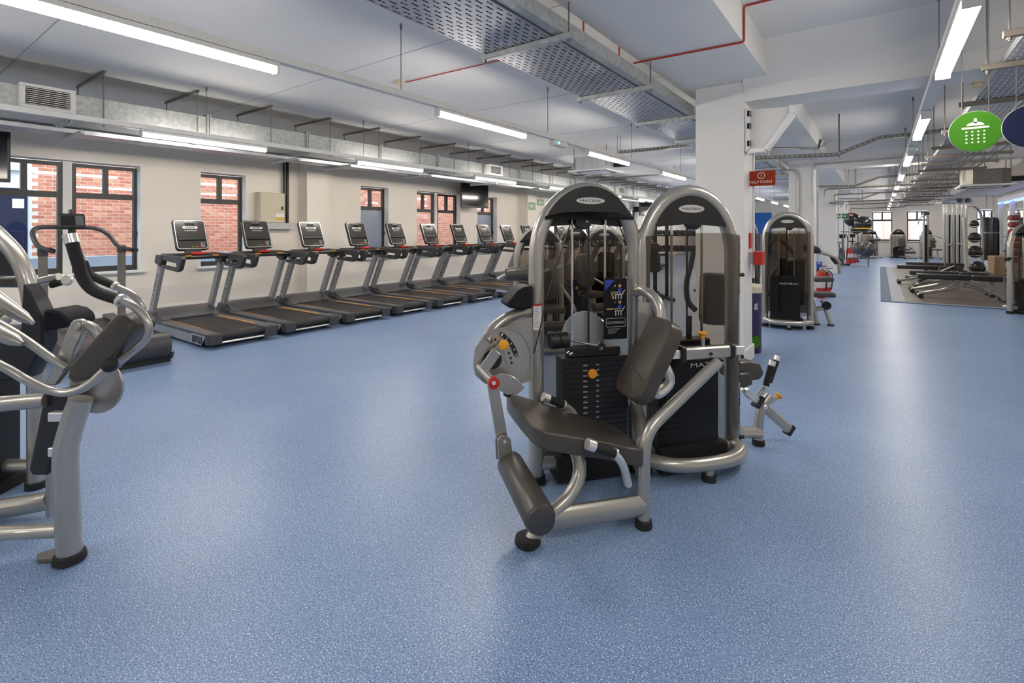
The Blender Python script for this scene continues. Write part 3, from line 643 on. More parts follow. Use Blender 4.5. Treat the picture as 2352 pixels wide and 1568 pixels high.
# ================================================================ TREADMILLS (rear end towards local +x)
def make_treadmill():
    t = thing('treadmill', 'x', 'treadmill', (0, 0, 0), 0, 'treadmills in the long row')
    for s in (-1, 1):
        sy = lambda a, b: (min(s * a, s * b), max(s * a, s * b))
        r = MB().box(-.46, 1.0, *sy(.275, .405), .10, .185).build('side_rail', 'grey_plastic', t, bevel=.012)
        MB().prism([(-1.02, s * .40, .14), (-1.02, s * .40, .05), (.55, s * .40, .03), (.60, s * .40, .14)], (0, s * .012, 0)).build('side_panel', 'silver_dark', t)
        v = MB().prism([(.58, s * .405, .15), (.56, s * .405, .035), (.84, s * .405, .035), (.95, s * .405, .15)], (0, s * .008, 0)).build('vent_panel', 'alu', t)
        m = MB()
        for i in range(7): x = .60 + i * .042; m.bar((x + .015, s * .415, .135), (x - .005, s * .415, .05), .004, .018)
        m.build('vent_slot', 'black_plastic', v)
        MB().box(.93, 1.07, *sy(.265, .412), .05, .182).build('rear_cap', 'dark_plastic', t, bevel=.018)
        MB().box(.78, .84, *sy(.30, .36), 0, .06).build('levelling_foot', 'rubber', t)
        MB().cyl((-.95, s * .3, .04), (-.95, s * .36, .04), .04, 12).build('transport_wheel', 'rubber', t)
        # upright with lettering on its outer face
        u = MB().bar((-.90, s * .382, .08), (-.44, s * .382, .985), .055, .125, up=(1, 0, 0)).build('upright', 'silver_dark', t, bevel=.012)
        d = V((.46, 0, .905)).normalized(); c = V((-.90, s * .382, .08)) + d * .60 + V((0, s * .0285, 0))
        text_mesh('MATRIX', .52, .058, basis(c, d if s < 0 else -d * -1, V((-.905, 0, .46)) if s < 0 else V((.905, 0, -.46)))).build('lettering', 'black_plastic', u)
        MB().prism([(-.97, s * .41, .09), (-.80, s * .41, .34), (-.70, s * .41, .24), (-.44, s * .41, .17), (-.44, s * .41, .09)], (0, -s * .05, 0)).build('upright_fairing', 'grey_plastic', t, bevel=.01)
        MB().tube(smooth([(-.86, s * .362, .335), (-.76, s * .362, .25), (-.62, s * .362, .205), (-.46, s * .362, .187)]), .008, 6).build('fairing_trim', 'alu', t)
        # handrail: cap, top bar, lower grip loop
        MB().prism([(-.56, s * .35, 1.09), (-.60, s * .35, .98), (-.41, s * .35, .93), (-.35, s * .35, 1.02), (-.35, s * .35, 1.095)], (0, s * .075, 0)).build('rail_cap', 'dark_plastic', t, bevel=.014)
        MB().prism([(-.36, s * .357, 1.095), (-.36, s * .357, 1.02), (-.30, s * .357, .93), (.10, s * .357, .885), (.20, s * .357, .90), (.27, s * .357, 1.06), (.25, s * .357, 1.085)][:2] + [(.10, s * .357, 1.0), (.12, s * .357, .96), (.08, s * .357, .935), (-.32, s * .357, .955), (-.32, s * .357, .91), (.12, s * .357, .885), (.20, s * .357, .91), (.28, s * .357, 1.06), (.25, s * .357, 1.085)], (0, s * .06, 0)).build('handrail', 'dark_plastic', t, bevel=.010)
    # belt with rear roller curve, bed under it
    prof = [(-.52, .178), (.96, .170)] + [(1.0 + .035 * math.sin(a), .135 + .035 * math.cos(a)) for a in (0, .5, 1, 1.57, 2.1, 2.6, 3.14)] + [(-.52, .10)]
    MB().prism([(x, -.27, z) for x, z in prof], (0, .54, 0)).build('running_belt', 'belt', t)
    MB().box(-1.0, .93, -.36, .36, .05, .105).build('deck_bed', 'dark_plastic', t)
    MB().cyl((1.02, -.27, .065), (1.02, .27, .065), .014, 8).build('rear_guard_bar', 'alu', t)
    MB().box(-.28, .72, .278, .302, .184, .189).build('orange_strip', 'orange', t); MB().box(-.40, .50, -.282, -.277, .184, .187).build('orange_line', 'orange', t)
    m = text_mesh('MATRIX', .20, .035, basis((.90, .12, .1725), (0, 1, 0), (-1, 0, 0))); m.build('belt_lettering', 'sign_white', t)
    prof = [(-1.08, .06), (-1.08, .20), (-1.0, .285), (-.86, .315), (-.70, .285), (-.55, .215), (-.44, .19), (-.44, .06)]
    h = MB().prism([(x, -.375, z) for x, z in prof], (0, .75, 0)).build('motor_hood', 'grey_plastic', t, bevel=.012)
    MB().box(-.94, -.90, -.14, .14, .312, .318).build('hood_trim', 'alu', h)
    MB().bar((-.475, -.27, .196), (-.475, .27, .196), .06, .012).build('hood_lip', 'black_plastic', h)
    # control bridge, sensor bar, stop key
    br = MB().prism([(-.66, -.36, 1.06), (-.56, -.36, 1.105), (-.36, -.36, 1.10), (-.26, -.36, 1.06), (-.30, -.36, 1.02), (-.6, -.36, 1.02)], (0, .72, 0)).build('control_bridge', 'black_plastic', t, bevel=.012)
    MB().tube(smooth([(-.20, -.37, 1.045), (-.16, -.2, 1.055), (-.15, 0, 1.057), (-.16, .2, 1.055), (-.20, .37, 1.045)]), .024, 10).build('sensor_bar', 'black_plastic', t)
    for y in (-.17, .17): MB().box(-.165, -.13, y - .04, y + .04, 1.072, 1.083).build('sensor_sticker', 'orange', t)
    MB().box(-.34, -.24, -.075, .075, 1.085, 1.12).build('stop_key', 'red', t, bevel=.01)
    # console
    c0 = V((-.43, 0, 1.155)); up = V((-.40, 0, 1)).normalized(); M = basis(c0, (0, 1, 0), up)     # local Z faces the runner
    K = .84; M = M @ Matrix.Diagonal((K, 1.06, 1, 1))
    MB().box(-.12, .12, -.09, .03, -.05, .0, M).build('console_neck', 'black_plastic', t)
    co = MB().prism([M @ V((x, y + .215, -.05)) for x, y in rrect(.50, .44, .045)], M.to_3x3() @ V((0, 0, .055))).build('console', 'black_plastic', t, bevel=.008)
    MB().prism([M @ V((x, y + .215, .004)) for x, y in rrect(.475, .415, .035)], M.to_3x3() @ V((0, 0, .003))).build('bezel', 'alu', co)
    MB().prism([M @ V((x, y + .215, .006)) for x, y in rrect(.455, .40, .03)], M.to_3x3() @ V((0, 0, .004))).build('display', 'screen_face', co)
    MB().box(-.215, .215, .125, .17, .008, .03, M).build('reading_rack', 'black_plastic', co, bevel=.008)
    MB().box(-.115, .115, .30, .33, .0102, .0112, M).build('display_window', 'sign_white', co); MB().box(-.07, .07, .309, .321, .0113, .0118, M).build('display_readout', 'black_plastic', co)
    MB().box(-.075, .075, .345, .385, .0102, .0108, M).build('display_screen', 'screen', co)
    MB().box(-.02, .03, .028, .048, .0102, .0125, M).build('start_key', 'green', co); MB().box(.045, .085, .028, .048, .0102, .0125, M).build('cancel_key', 'red', co)
    m = MB()
    for i in range(3):
        for j in range(4): m.box(.125 + i * .022, .138 + i * .022, .03 + j * .018, .041 + j * .018, .0102, .0112, M)
    m.build('keypad', 'label_grey', co)['kind'] = 'stuff'
    m = MB()
    for i in range(6): m.box(-.09 + i * .032, -.068 + i * .032, .262, .277, .0102, .0108, M)
    m.build('programme_keys', 'label_grey', co)['kind'] = 'stuff'
    text_mesh('MATRIX', .12, .013, basis(M @ V((0, .394, .0105)), M.to_3x3() @ V((1, 0, 0)), up)).build('lettering', 'sign_white', co)
    return t
TM0 = make_treadmill()
TMX = -7.46
ORD17 = ORD + ['thirteenth', 'fourteenth', 'fifteenth', 'sixteenth', 'seventeenth']
for i in range(17):
    o = TM0 if i == 0 else copy_tree(TM0)
    o.location = (TMX, 3.07 + .95 * i, 0)
    o['label'] = ('silver and black treadmill, nearest of the long row' if i == 0 else 'silver and black treadmill, %s in the row from the camera' % ORD17[i])
# ---------------------------------------------------------------- self-powered treadmill by the first window
FS = Frame(onz(340, 835), 0.0)
fs = FS.o
sp = thing('curved_treadmill', 'dark self-powered treadmill with a curved handlebar by the first window', 'treadmill', fs, 0)
px = lambda u, v, x: onx(u, v, x) - fs
xh = -7.55            # plane of the handlebar
hb = [px(u, v, xh + dx) for u, v, dx in ((122, 577, .35), (88, 565, .18), (75, 535, .05), (92, 522, 0), (150, 522, 0), (218, 524, 0), (250, 540, .04), (268, 562, .12), (285, 570, .2), (313, 575, .4))]
MB().tube(smooth(hb, 5), .024, 10).build('handlebar', 'dark_plastic', sp)
for (u, v, dx), (u2, v2, dx2) in (((122, 577, .35), (114, 573, .3)), ((313, 575, .4), (305, 573, .35))): MB().cyl(px(u, v, xh + dx), px(u2, v2, xh + dx2), .027, 12).build('grip_end', 'rubber', sp)
for u0, v0, u1, v1, dx in ((98, 578, 105, 790, .2), (279, 570, 292, 740, .18)):
    a = px(u0, v0, xh + dx); b = V((a.x - .1, a.y + .03, .05))
    MB().bar(b, a, .075, .05, up=(1, 0, 0)).build('upright', 'pipe', sp, bevel=.01)
    MB().bar(a - V((0, 0, .05)), a + V((0, 0, .04)), .085, .06, up=(1, 0, 0)).build('upright_cap', 'dark_plastic', sp, bevel=.01)
cc = px(165, 512, xh + .05); M = basis(cc, (0, 1, 0), (-.25, 0, 1))
con = MB().box(-.12, .12, -.07, .11, -.04, .02, M).build('console', 'black_plastic', sp, bevel=.012); MB().box(-.09, .02, -.03, .08, .02, .023, M).build('screen', 'screen', con); MB().box(.03, .10, -.03, .08, .02, .023, M).build('keypad', 'grey_plastic', con); MB().cyl(M @ V((0, .11, -.01)), M @ V((0, .16, -.02)), .02, 10).build('sensor_knob', 'black_plastic', con)
MB().cyl(cc + V((-.03, 0, -.28)), cc + V((-.02, 0, -.05)), .03, 10).build('console_post', 'black_plastic', sp)
yl, yr = px(105, 700, -7.4).y, px(292, 700, -7.4).y
prof = [(-1.65, .34), (-1.3, .30), (-.9, .25), (-.4, .22), (.05, .24)]
for s_, y0, y1 in ((0, yl - .02, yl + .10), (1, yr - .10, yr + .02)):
    MB().prism([(x, y0, z + .03) for x, z in prof] + [(.1, y0, .10), (-1.65, y0, .10)], (0, y1 - y0, 0)).build('side_cover', 'dark_plastic', sp, bevel=.015)
m = MB()
for i in range(26):
    x = -1.6 + i * 1.62 / 25; z = .22 + .10 * ((x + .45) / 1.2) ** 2
    m.bar((x, yl + .10, z), (x, yr - .10, z), .056, .018)
m.build('belt_slats', 'grey_plastic', sp)['kind'] = 'stuff'
MB().cyl((.02, yl, .18), (.02, yr + .04, .18), .14, 20).build('end_roller', 'dark_plastic', sp, bevel=.01)
MB().tube(fillet([(-.2, yr + .05, .04), (.1, yr + .05, .04), (.14, yr + .05, .12)], .05), .018, 8).build('base_rail', 'dark_plastic', sp)
for x in (-1.5, .02): MB().box(x - .06, x + .06, yl, yr + .05, 0, .09).build('foot', 'rubber', sp)
M = basis(px(232, 727, -8.3), (0, 1, 0), (-.4, 0, 1)); MB().box(-.12, .12, -.07, .07, 0, .004, M).build('label_plate', 'sign_white', sp)
# ================================================================ ARCHED SELECTORISED TOWER (shroud on local +y)
def arch_pts(W, H, r, b=.39, n=18, z0=.03):
    a = W / 2; zs = H - r - b
    return [V((-a, 0, z0))] + [V((a * -math.cos(PI * i / n), 0, zs + b * math.sin(PI * i / n))) for i in range(n + 1)] + [V((a, 0, z0))]
def tower(t, H=1.70, W=.616, r=.042, rear_logo=True, front_logo=True, detail=2, stack_top=.71, shroud_text=False, frame_mat='silver', pin=True, shroud_lo=.2):
    a, b = W / 2, .39 * W / .616; zs = H - r - b; k = W / .616
    MB().tube(arch_pts(W, H, r, b, 18 if detail > 1 else 12), r, 14 if detail > 1 else 8, ry=r * 1.05).build('arch_frame', frame_mat, t)
    for s in (-1, 1): MB().lathe([(r * 1.25, 0), (r * 1.3, .01), (r * 1.25, .04), (r, .045)], (s * a, 0, 0), (0, 0, 1), 16).build('foot', 'rubber', t)
    # front head plate overlapping the arch, rear head plate set inside it
    arc = [V(((a + .012) * math.cos(x), -r - .012, zs + (b + .018) * math.sin(x))) for x in [math.radians(32 + 116 * i / 14) for i in range(15)]]
    lz = zs + b * .60
    low = [(-.272 * k, lz), (-.265 * k, lz - .012), (-.235 * k, lz - .010), (-.17 * k, lz + .022), (0, lz + .03), (.17 * k, lz + .022), (.235 * k, lz - .010), (.265 * k, lz - .012), (.272 * k, lz)]
    fp = MB().prism(arc + [V((x, -r - .012, z)) for x, z in low], (0, .012, 0)).build('head_plate', 'black_plastic', t)
    arc = [V(((a - .026) * math.cos(x), r * .45, zs + (b - .026) * math.sin(x))) for x in [math.radians(30 + 120 * i / 14) for i in range(15)]]
    l2 = zs + b * .50
    low = [(-(a - .03) * .92, l2 - .005), (-(a - .03) * .86, l2 - .02), (0, l2), ((a - .03) * .86, l2 - .02), ((a - .03) * .92, l2 - .005)]
    rp = MB().prism(arc + [V((x, r * .45, z)) for x, z in low], (0, .014, 0)).build('rear_head_plate', 'black_plastic', t)
    for ok, par, yy, sx, zc in ((front_logo, fp, -r - .0135, 1, zs + b * .83), (rear_logo, rp, r * .45 + .0155, -1, zs + b * .73)):
        if not ok: continue
        M = basis((0, yy, zc), (sx, 0, 0), (0, 0, 1))
        lg = MB()._add([M @ V((.088 * k * math.cos(x), .019 * k * (1.25 if sx < 0 else 1) * math.sin(x), 0)) for x in [2 * PI * i / 24 for i in range(24)]], [tuple(range(24))]).build('logo_oval', 'sign_white', par)
        text_mesh('MATRIX', .13 * k, .014 * k, basis((0, yy + (-.001 if sx > 0 else .001), zc), (sx, 0, 0), (0, 0, 1))).build('lettering', 'black_plastic', par)
    # guide rods, weights, pulley
    for x in (-.092 * k, .115 * k): MB().cyl((x, 0, .2), (x, 0, lz + .03), .0075, 8).build('guide_rod', 'chrome', t)
    n_ = 18 if detail > 1 else 10; z0 = .16; st = (stack_top - z0) / n_
    me = None
    for i in range(n_):
        if me is None:
            m = MB().box(-.17 * k, .235 * k, -.055, .055, 0, st - .0015); me = m.mesh('weight_plate', bevel=.0015, seg=1); me.materials.append(MATS['iron'])
        link('weight_plate', me, t, V((0, 0, z0 + i * st)))
    if detail > 1:
        m = MB()
        for i in range(n_ - 1): m.box(-.045, -.02, -.0565, -.0555, z0 + i * st + st * .35, z0 + i * st + st * .62).box(.035, .05, -.0565, -.0555, z0 + i * st + st * .35, z0 + i * st + st * .62)
        m.build('weight_marks', 'label_grey', t)['kind'] = 'stuff'
    MB().box(-.12, .19, -.05, .05, stack_top, stack_top + .05).build('lift_plate', 'iron', t, bevel=.006)
    MB().cyl((.01, 0, stack_top), (.01, 0, H - .25), .006, 6).build('lift_strap', 'black_plastic', t)
    if pin:
        p_ = MB().lathe([(.009, 0), (.012, .02), (.026, .026), (.027, .04), (.022, .046)], (-.005, -.057, stack_top - .085), (0, -1, 0), 16).build('selector_pin', 'orange', t)
    pu = MB().lathe([(.03, 0), (.048, .004), (.05, .02), (.044, .028), (.05, .036), (.048, .052), (.03, .056)], (-.028 * k, .03, H - .225), (0, -1, 0), 20).build('pulley', 'black_plastic', t)
    MB().lathe([(.007, 0), (.007, .006), (.003, .008)], (-.012 * k, -.027, H - .225), (0, -1, 0), 8).build('pulley_bolt', 'alu', pu)
    # smoked shroud, bulging to +y
    nx, nz = (14, 2) if detail > 1 else (8, 1); zt = zs + b * .36; bul = .17
    m = MB(); g = []
    for j in range(nz + 1):
        for i in range(nx + 1):
            x = -1 + 2 * i / nx; y = r * .5 + bul * (1 - abs(x) ** 2.6) ** .5
            z = shroud_lo + (zt - shroud_lo - .02 * x * x * (j == nz)) * j / nz; m.v.append(V((x * (a + .01), y, z)))
    for j in range(nz):
        for i in range(nx): q = j * (nx + 1) + i; m.f.append((q, q + 1, q + nx + 2, q + nx + 1))
    sh = m.build('shroud', 'smoke', t, angle=60)
    if shroud_text: text_mesh('MATRIX', .23, .024, basis((0, r * .5 + bul + .004, .66), (-1, 0, 0), (0, 0, 1))).build('lettering', 'sign_white', sh)
    # base: curved bar to a middle foot, floor box
    cb = smooth([(-a, .0, .105), (-a * .98, .09, .10), (-a * .6, .175, .095), (0, .20, .095), (a * .6, .175, .095), (a * .98, .09, .10), (a, 0, .105)], 4)
    MB().tube(cb, .04, 12).build('base_bar', frame_mat, t)
    MB().cyl((0, .2, .02), (0, .2, .09), .026, 12).build('base_stub', frame_mat, t); MB().lathe([(.04, 0), (.04, .03), (.03, .035)], (0, .2, 0), (0, 0, 1), 14).build('foot', 'rubber', t)
    MB().tube([(-a, 0, .10), (a, 0, .10)], .036, 10).build('base_beam', 'silver_dark', t)
    MB().box(-.2 * k, .24 * k, -.07, .10, .012, .155).build('stack_base', 'rubber', t)
    return t
# ================================================================ LEG EXTENSION (front arch machine)
FA = Frame(FW * 2.91 + RT * .435, YAW + math.radians(14.5))
A = thing('leg_extension_machine', 'silver arch leg extension machine with brown seat, nearest in the middle', 'gym machine', FA.o, FA.rz)
tower(A, rear_logo=False, stack_top=.70)
a_ = FA.y
def poly(F, pts, y, m, name, th, mt, par, bev=0): return MB().prism([F.y(u, v, y) for u, v in pts], (0, th, 0)).build(name, mt, par, bevel=bev)
def disc(F, u, v, y, rpx, th, mt, name, par, n=24):
    c = F.y(u, v, y); r = (F.y(u + rpx * .7, v, y) - F.y(u - rpx * .7, v, y)).length / 1.4
    return MB().cyl(c, c + V((0, th, 0)), r, n).build(name, mt, par, bevel=min(.004, abs(th) * .3))
# base and posts
foot = a_(1212, 1243, -.53); foot.z = 0
rp = a_(1478, 1212, -.54); rp.z = 0
MB().tube([(foot.x + .10, foot.y, .10), (rp.x, rp.y, .105)], .034, 14, ry=.052, up=(0, 1, 0)).build('base_beam', 'silver', A)
MB().tube(smooth([foot + V((.01, 0, .012)), a_(1262, 1185, -.53), a_(1308, 1140, -.51), a_(1330, 1092, -.48), a_(1326, 1045, -.45), a_(1300, 1003, -.42)], 6), .033, 14).build('front_column', 'silver', A)
MB().lathe([(.05, 0), (.06, .012), (.056, .036), (.045, .04)], foot, (0, 0, 1), 20).build('foot', 'rubber', A)
MB().lathe([(.04, 0), (.042, .01), (.04, .036), (.03, .04)], rp, (0, 0, 1), 18).build('foot', 'rubber', A)
post = fillet([rp + V((0, 0, .01)), rp + V((.005, 0, .45)), a_(1648, 832, -.40)], .1, 6)
MB().tube(post, .030, 14).build('rear_post', 'silver', A)
sl0, sl1 = a_(1565, 812, -.37), a_(1688, 807, -.37); sl1.z = sl0.z
MB().bar(sl0, sl1, .05, .062).build('backrest_sleeve', 'silver', A, bevel=.008)
for p in (sl0, sl1 - V((.03, 0, 0))): MB().bar(p - V((.016, 0, 0)), p + V((.016, 0, 0)), .066, .082).build('sleeve_collar', 'black_plastic', A, bevel=.008)
MB().bar(sl0 - V((.16, 0, 0)), sl1 + V((.05, 0, 0)), .034, .044).build('backrest_slide', 'alu', A, bevel=.003)
kn = a_(1614, 790, -.37); kn.z = sl0.z + .03
MB().lathe([(.011, 0), (.011, .045)], kn, (0, 0, 1), 12).build('adjuster_stem', 'silver', A); MB().lathe([(.012, .045), (.013, .06), (.024, .068), (.025, .076), (.016, .08)], kn, (0, 0, 1), 16).build('adjuster_knob', 'orange', A)
MB().cyl(sl0 + V((.16, -.026, -.005)), sl0 + V((.16, -.032, -.005)), .009, 10).build('bolt', 'black_plastic', A)
c0 = V((.30, 0, .42)); MB().tube([c0, (.2, -.25, .40), rp + V((0, .0, .40))], .036, 12).build('cross_tube', 'silver', A)
MB().tube([(.305, 0, .10), (.2, -.3, .10), (rp.x, rp.y + .02, .10)], .035, 10).build('base_link', 'silver_dark', A)
# seat
def sz(x): return .545 - .30 * (x + .49)
outline = smooth([(-.50, -.09, 0), (-.515, -.33, 0), (-.485, -.585, 0), (-.36, -.60, 0), (-.15, -.575, 0), (.045, -.57, 0), (.06, -.42, 0), (.045, -.27, 0), (-.15, -.20, 0), (-.36, -.11, 0)], 4, True)
MB().prism([V((p.x, p.y, sz(p.x) - .085)) for p in outline], (0, 0, .085)).build('seat', 'vinyl', A, bevel=.022, seg=3)
MB().box(-.40, -.02, -.46, -.24, -.012, .0, Matrix(((1, 0, 0, 0), (0, 1, 0, 0), (-.30, 0, 1, .545 - .30 * .49 - .088), (0, 0, 0, 1)))).build('seat_plate', 'silver_dark', A)
MB().bar((-.25, -.36, .38), (.03, -.5, .33), .05, .05).build('seat_rail', 'silver_dark', A)
# backrest
b0, b1 = V((.055, 0, .57)), V((.27, 0, .965)); up = (b1 - b0).normalized(); yc = -.345
M = basis((b0 + b1) / 2 + V((0, yc, 0)), (0, -1, 0), up)
bk = MB().prism([M @ V((x, y, 0)) for x, y in rrect(.275, .45, .075, 5)], M.to_3x3() @ V((0, 0, -.085))).build('backrest', 'vinyl', A, bevel=.020, seg=3)
MB().tube(smooth([M @ V((.02, -.10, -.10)), M @ V((.02, -.14, -.16)), M @ V((.02, -.05, -.20)), M @ V((.02, .02, -.12))], 5), .028, 10).build('backrest_bracket', 'alu', A)
# swing arm with its roller
r0, r1 = a_(1245, 1197, -.80), a_(1169, 1062, -.275); rz_ = (r0.z + r1.z) / 2; rx_ = (r0.x + r1.x) / 2
MB().lathe([(.045, 0), (.06, .008), (.066, .02), (.066, .505), (.06, .517), (.045, .525)], (rx_, -.80, rz_), (0, 1, 0), 28).build('leg_roller', 'vinyl', A)
MB().lathe([(.050, 0), (.057, .004), (.058, .012)], (rx_, -.806, rz_), (0, 1, 0), 28).build('roller_cap', 'dark_plastic', A)
poly(FA, [(1120, 888), (1146, 888), (1166, 1004), (1140, 1006)], -.29, 0, 'swing_arm', .022, 'silver', A, .003)
poly(FA, [(1143, 1012), (1150, 1001), (1164, 1000), (1174, 1010), (1177, 1045), (1174, 1060), (1146, 1060)], -.315, 0, 'clevis_plate', .012, 'silver', A, .002)
poly(FA, [(1137, 1010), (1144, 999), (1157, 998), (1166, 1008), (1168, 1050), (1140, 1055)], -.25, 0, 'clevis_plate', .012, 'silver_dark', A, .002)
disc(FA, 1160, 1014, -.316, 4, -.008, 'alu', 'bolt', A, 10)
MB().cyl((rx_, -.31, rz_ + .05), (rx_, -.24, rz_ + .05), .016, 10).build('roller_axle', 'silver_dark', A)
# cam disc, start-position selector
cam_o = [(1092, 862), (1087, 838), (1091, 796), (1112, 770), (1138, 756), (1165, 752), (1190, 760), (1210, 782), (1220, 812), (1219, 845), (1208, 870), (1192, 886), (1150, 893), (1112, 880)]
cd = poly(FA, cam_o, -.20, 0, 'cam_disc', .014, 'silver', A, .003)
MB().tube([FA.y(u, v, -.203) for u, v in cam_o[3:12]], .005, 6).build('cam_rim', 'silver', cd)
disc(FA, 1131, 826, -.205, 22, .006, 'black_plastic', 'cam_hub', A)
sp_ = [(1130, 775), (1140, 768), (1152, 774), (1172, 796), (1182, 828), (1180, 840), (1170, 842), (1164, 834), (1160, 812), (1148, 794), (1134, 790)]
poly(FA, sp_, -.207, 0, 'selector_plate', .006, 'silver', A)
for u, v in ((1138, 780), (1163, 800), (1169, 811), (1173, 822), (1175, 833)): disc(FA, u, v, -.209, 3, .003, 'black_plastic', 'selector_hole', A, 10)
st_ = [(1148, 769), (1150, 763), (1156, 764), (1172, 778), (1184, 796), (1190, 812), (1189, 818), (1184, 819), (1180, 812), (1172, 796), (1160, 780)]
ns = poly(FA, st_, -.209, 0, 'number_strip', .004, 'black_plastic', A)
for t_, u, v in (('1', 1153, 768), ('2', 1164, 778), ('3', 1173, 789), ('4', 1181, 802), ('5', 1186, 814)): text_mesh(t_, .009, .013, basis(a_(u, v, -.2105), (.8, 0, -.5), (.5, 0, .8))).build('lettering', 'white', ns)
MB().bar(a_(1112, 848, -.245), a_(1141, 806, -.245), .012, .055).build('selector_lever', 'silver', A, bevel=.003)
MB().bar(a_(1140, 808, -.235), a_(1158, 786, -.235), .010, .04).build('selector_tip', 'silver', A, bevel=.003)
MB().lathe([(.011, 0), (.012, .016), (.025, .022), (.026, .034), (.02, .038)], a_(1154, 789, -.24), (0, -1, 0), 18).build('selector_knob', 'orange', A)
MB().cyl(a_(1100, 842, -.20), a_(1131, 874, -.30), .021, 14).build('pivot_shaft', 'silver', A)
poly(FA, [(1128, 864), (1148, 858), (1170, 860), (1188, 870), (1206, 890), (1190, 905), (1165, 907), (1140, 893), (1128, 888)], -.275, 0, 'pivot_plate', .014, 'silver', A, .003)
disc(FA, 1132, 877, -.30, 13, -.03, 'red', 'bumper', A); disc(FA, 1134, 879, -.331, 5, -.006, 'alu', 'bumper_bolt', A, 10)
MB().cyl(a_(1160, 900, -.2), a_(1172, 905, -.2), .02, 10).build('stop_bumper', 'rubber', A)
# ears, gussets
MB().tube(smooth([a_(1228, 714, 0), a_(1190, 720, -.03), a_(1155, 736, -.08), a_(1130, 758, -.14), a_(1116, 785, -.19)], 5), .030, 12).build('side_arm', 'silver', A)
poly(FA, [(1222, 728), (1224, 872), (1190, 884), (1150, 850), (1125, 775), (1165, 740)], -.05, 0, 'gusset', .006, 'silver', A)
MB().tube(smooth([a_(1459, 672, 0), a_(1470, 668, -.10), a_(1492, 675, -.20), a_(1510, 694, -.26), a_(1518, 722, -.29), a_(1516, 760, -.30)], 5), .030, 12).build('side_arm', 'silver', A)
poly(FA, [(1466, 690), (1496, 696), (1508, 730), (1508, 830), (1466, 840)], -.25, 0, 'gusset', .006, 'silver', A)
disc(FA, 1472, 686, -.255, 6, .01, 'silver', 'gusset_lug', A, 12)
# counterweight, links, belts
MB().lathe([(.04, 0), (.046, .006), (.046, .05), (.042, .054), (.046, .058), (.046, .10), (.04, .106)], a_(1262, 783, -.09), (1, 0, .02), 20).build('counterweight', 'black_plastic', A)
MB().cyl(a_(1295, 779, -.09), a_(1372, 793, -.09), .006, 8).build('link_rod', 'chrome', A)
for u, v in ((1303, 812), (1372, 790), (1378, 803), (1310, 815)): MB().cyl(a_(u, v, -.08), a_(u + 6, v - 4, -.09), .007, 8).build('rod_end', 'chrome', A)
disc(FA, 1342, 768, .035, 50, .012, 'silver_dark', 'rear_cam', A, 32)
MB().tube([a_(1309, 517, -.01), a_(1282, 600, -.03), a_(1256, 680, -.06), a_(1245, 735, -.09), a_(1226, 812, -.10)], .008, 6, ry=.003).build('drive_belt', 'black_plastic', A)
# handles
for pts, ys in ((((1352, 1020), (1414, 1042), (1432, 1068), (1443, 1112)), (-.63, -.63, -.61, -.56)), (((1250, 911), (1296, 930), (1318, 945), (1330, 985)), (-.10, -.10, -.11, -.16))):
    P = [a_(u, v, y) for (u, v), y in zip(pts, ys)]; d = (P[1] - P[0]).normalized()
    h = MB().tube(fillet([P[0], P[1], P[2], P[3]], .05), .019, 10).build('handle', 'alu' if ys[0] < -.5 else 'silver', A)
    MB().cyl(P[0] + d * .03, P[1] - d * .008, .0215, 12).build('grip', 'foam', h); MB().cyl(P[0] - d * .008, P[0] + d * .03, .026, 16).build('grip_cap', 'alu', h); MB().cyl(P[1] - d * .008, P[1] + d * .002, .025, 16).build('grip_collar', 'alu', h)
# bottle pod
poly(FA, [(1224, 657), (1205, 659), (1190, 667), (1178, 682), (1167, 694), (1164, 702), (1168, 707), (1185, 709), (1224, 708)], -.10, 0, 'bottle_holder', .16, 'matt_black', A, .008)
# instruction placard
M = basis(a_(1414, 709, -.062), (1, 0, 0), (0, 0, 1)); S = (a_(1440, 709, -.062) - a_(1388, 709, -.062)).length; Hh = a_(1414, 639, -.062).z - a_(1414, 778, -.062).z
pl = MB().prism([M @ V((x, y, 0)) for x, y in rrect(S, Hh, .008)], (0, .01, 0)).build('placard', 'matt_black', A)
flat = lambda pts, mt, nm, dz: MB()._add([M @ V((x * S, y * Hh, dz)) for x, y in pts], [tuple(range(len(pts)))]).build(nm, mt, pl)
flat([(-.47, .48), (-.05, .48), (-.47, .30)], 'blue', 'blue_corner', .001)
def figure(cy, stretched):
    circ = lambda cx, c, r: [(cx + r * math.cos(i * PI / 6), c + r * S / Hh * math.sin(i * PI / 6)) for i in range(12)]
    flat(circ(.18, cy + .12, .07), 'skin', 'figure_head', .0012); flat([(.10, cy + .07), (.26, cy + .08), (.24, cy), (.06, cy)], 'blue', 'figure_shirt', .0012)
    flat([(.24, cy), (-.20, cy - .005), (-.22, cy + .025), (.2, cy + .025)] if not stretched else [(.24, cy), (-.1, cy), (-.12, cy + .02), (.2, cy + .025)], 'khaki', 'figure_shorts', .0013)
    flat([(-.20, cy), (-.14, cy), (-.06, cy - .09), (-.14, cy - .10)] if not stretched else [(-.10, cy + .02), (-.10, cy), (-.40, cy + .0), (-.40, cy + .025)], 'skin', 'figure_leg', .0013)
    m = MB()
    for x in (-.02, .1, .22): m._add([M @ V((q[0] * S, q[1] * Hh, .0011)) for q in ((x, cy - .10), (x + .04, cy - .10), (x + .04, cy - .02), (x, cy - .02))], [(0, 1, 2, 3)])
    m._add([M @ V((q[0] * S, q[1] * Hh, .0011)) for q in ((-.05, cy - .03), (.3, cy - .03), (.42, cy + .05), (.38, cy + .05), (.27, cy - .015), (-.05, cy - .015))], [tuple(range(6))]); m.build('figure_bench', 'sign_white', pl)
figure(.26, False); figure(-.01, True)
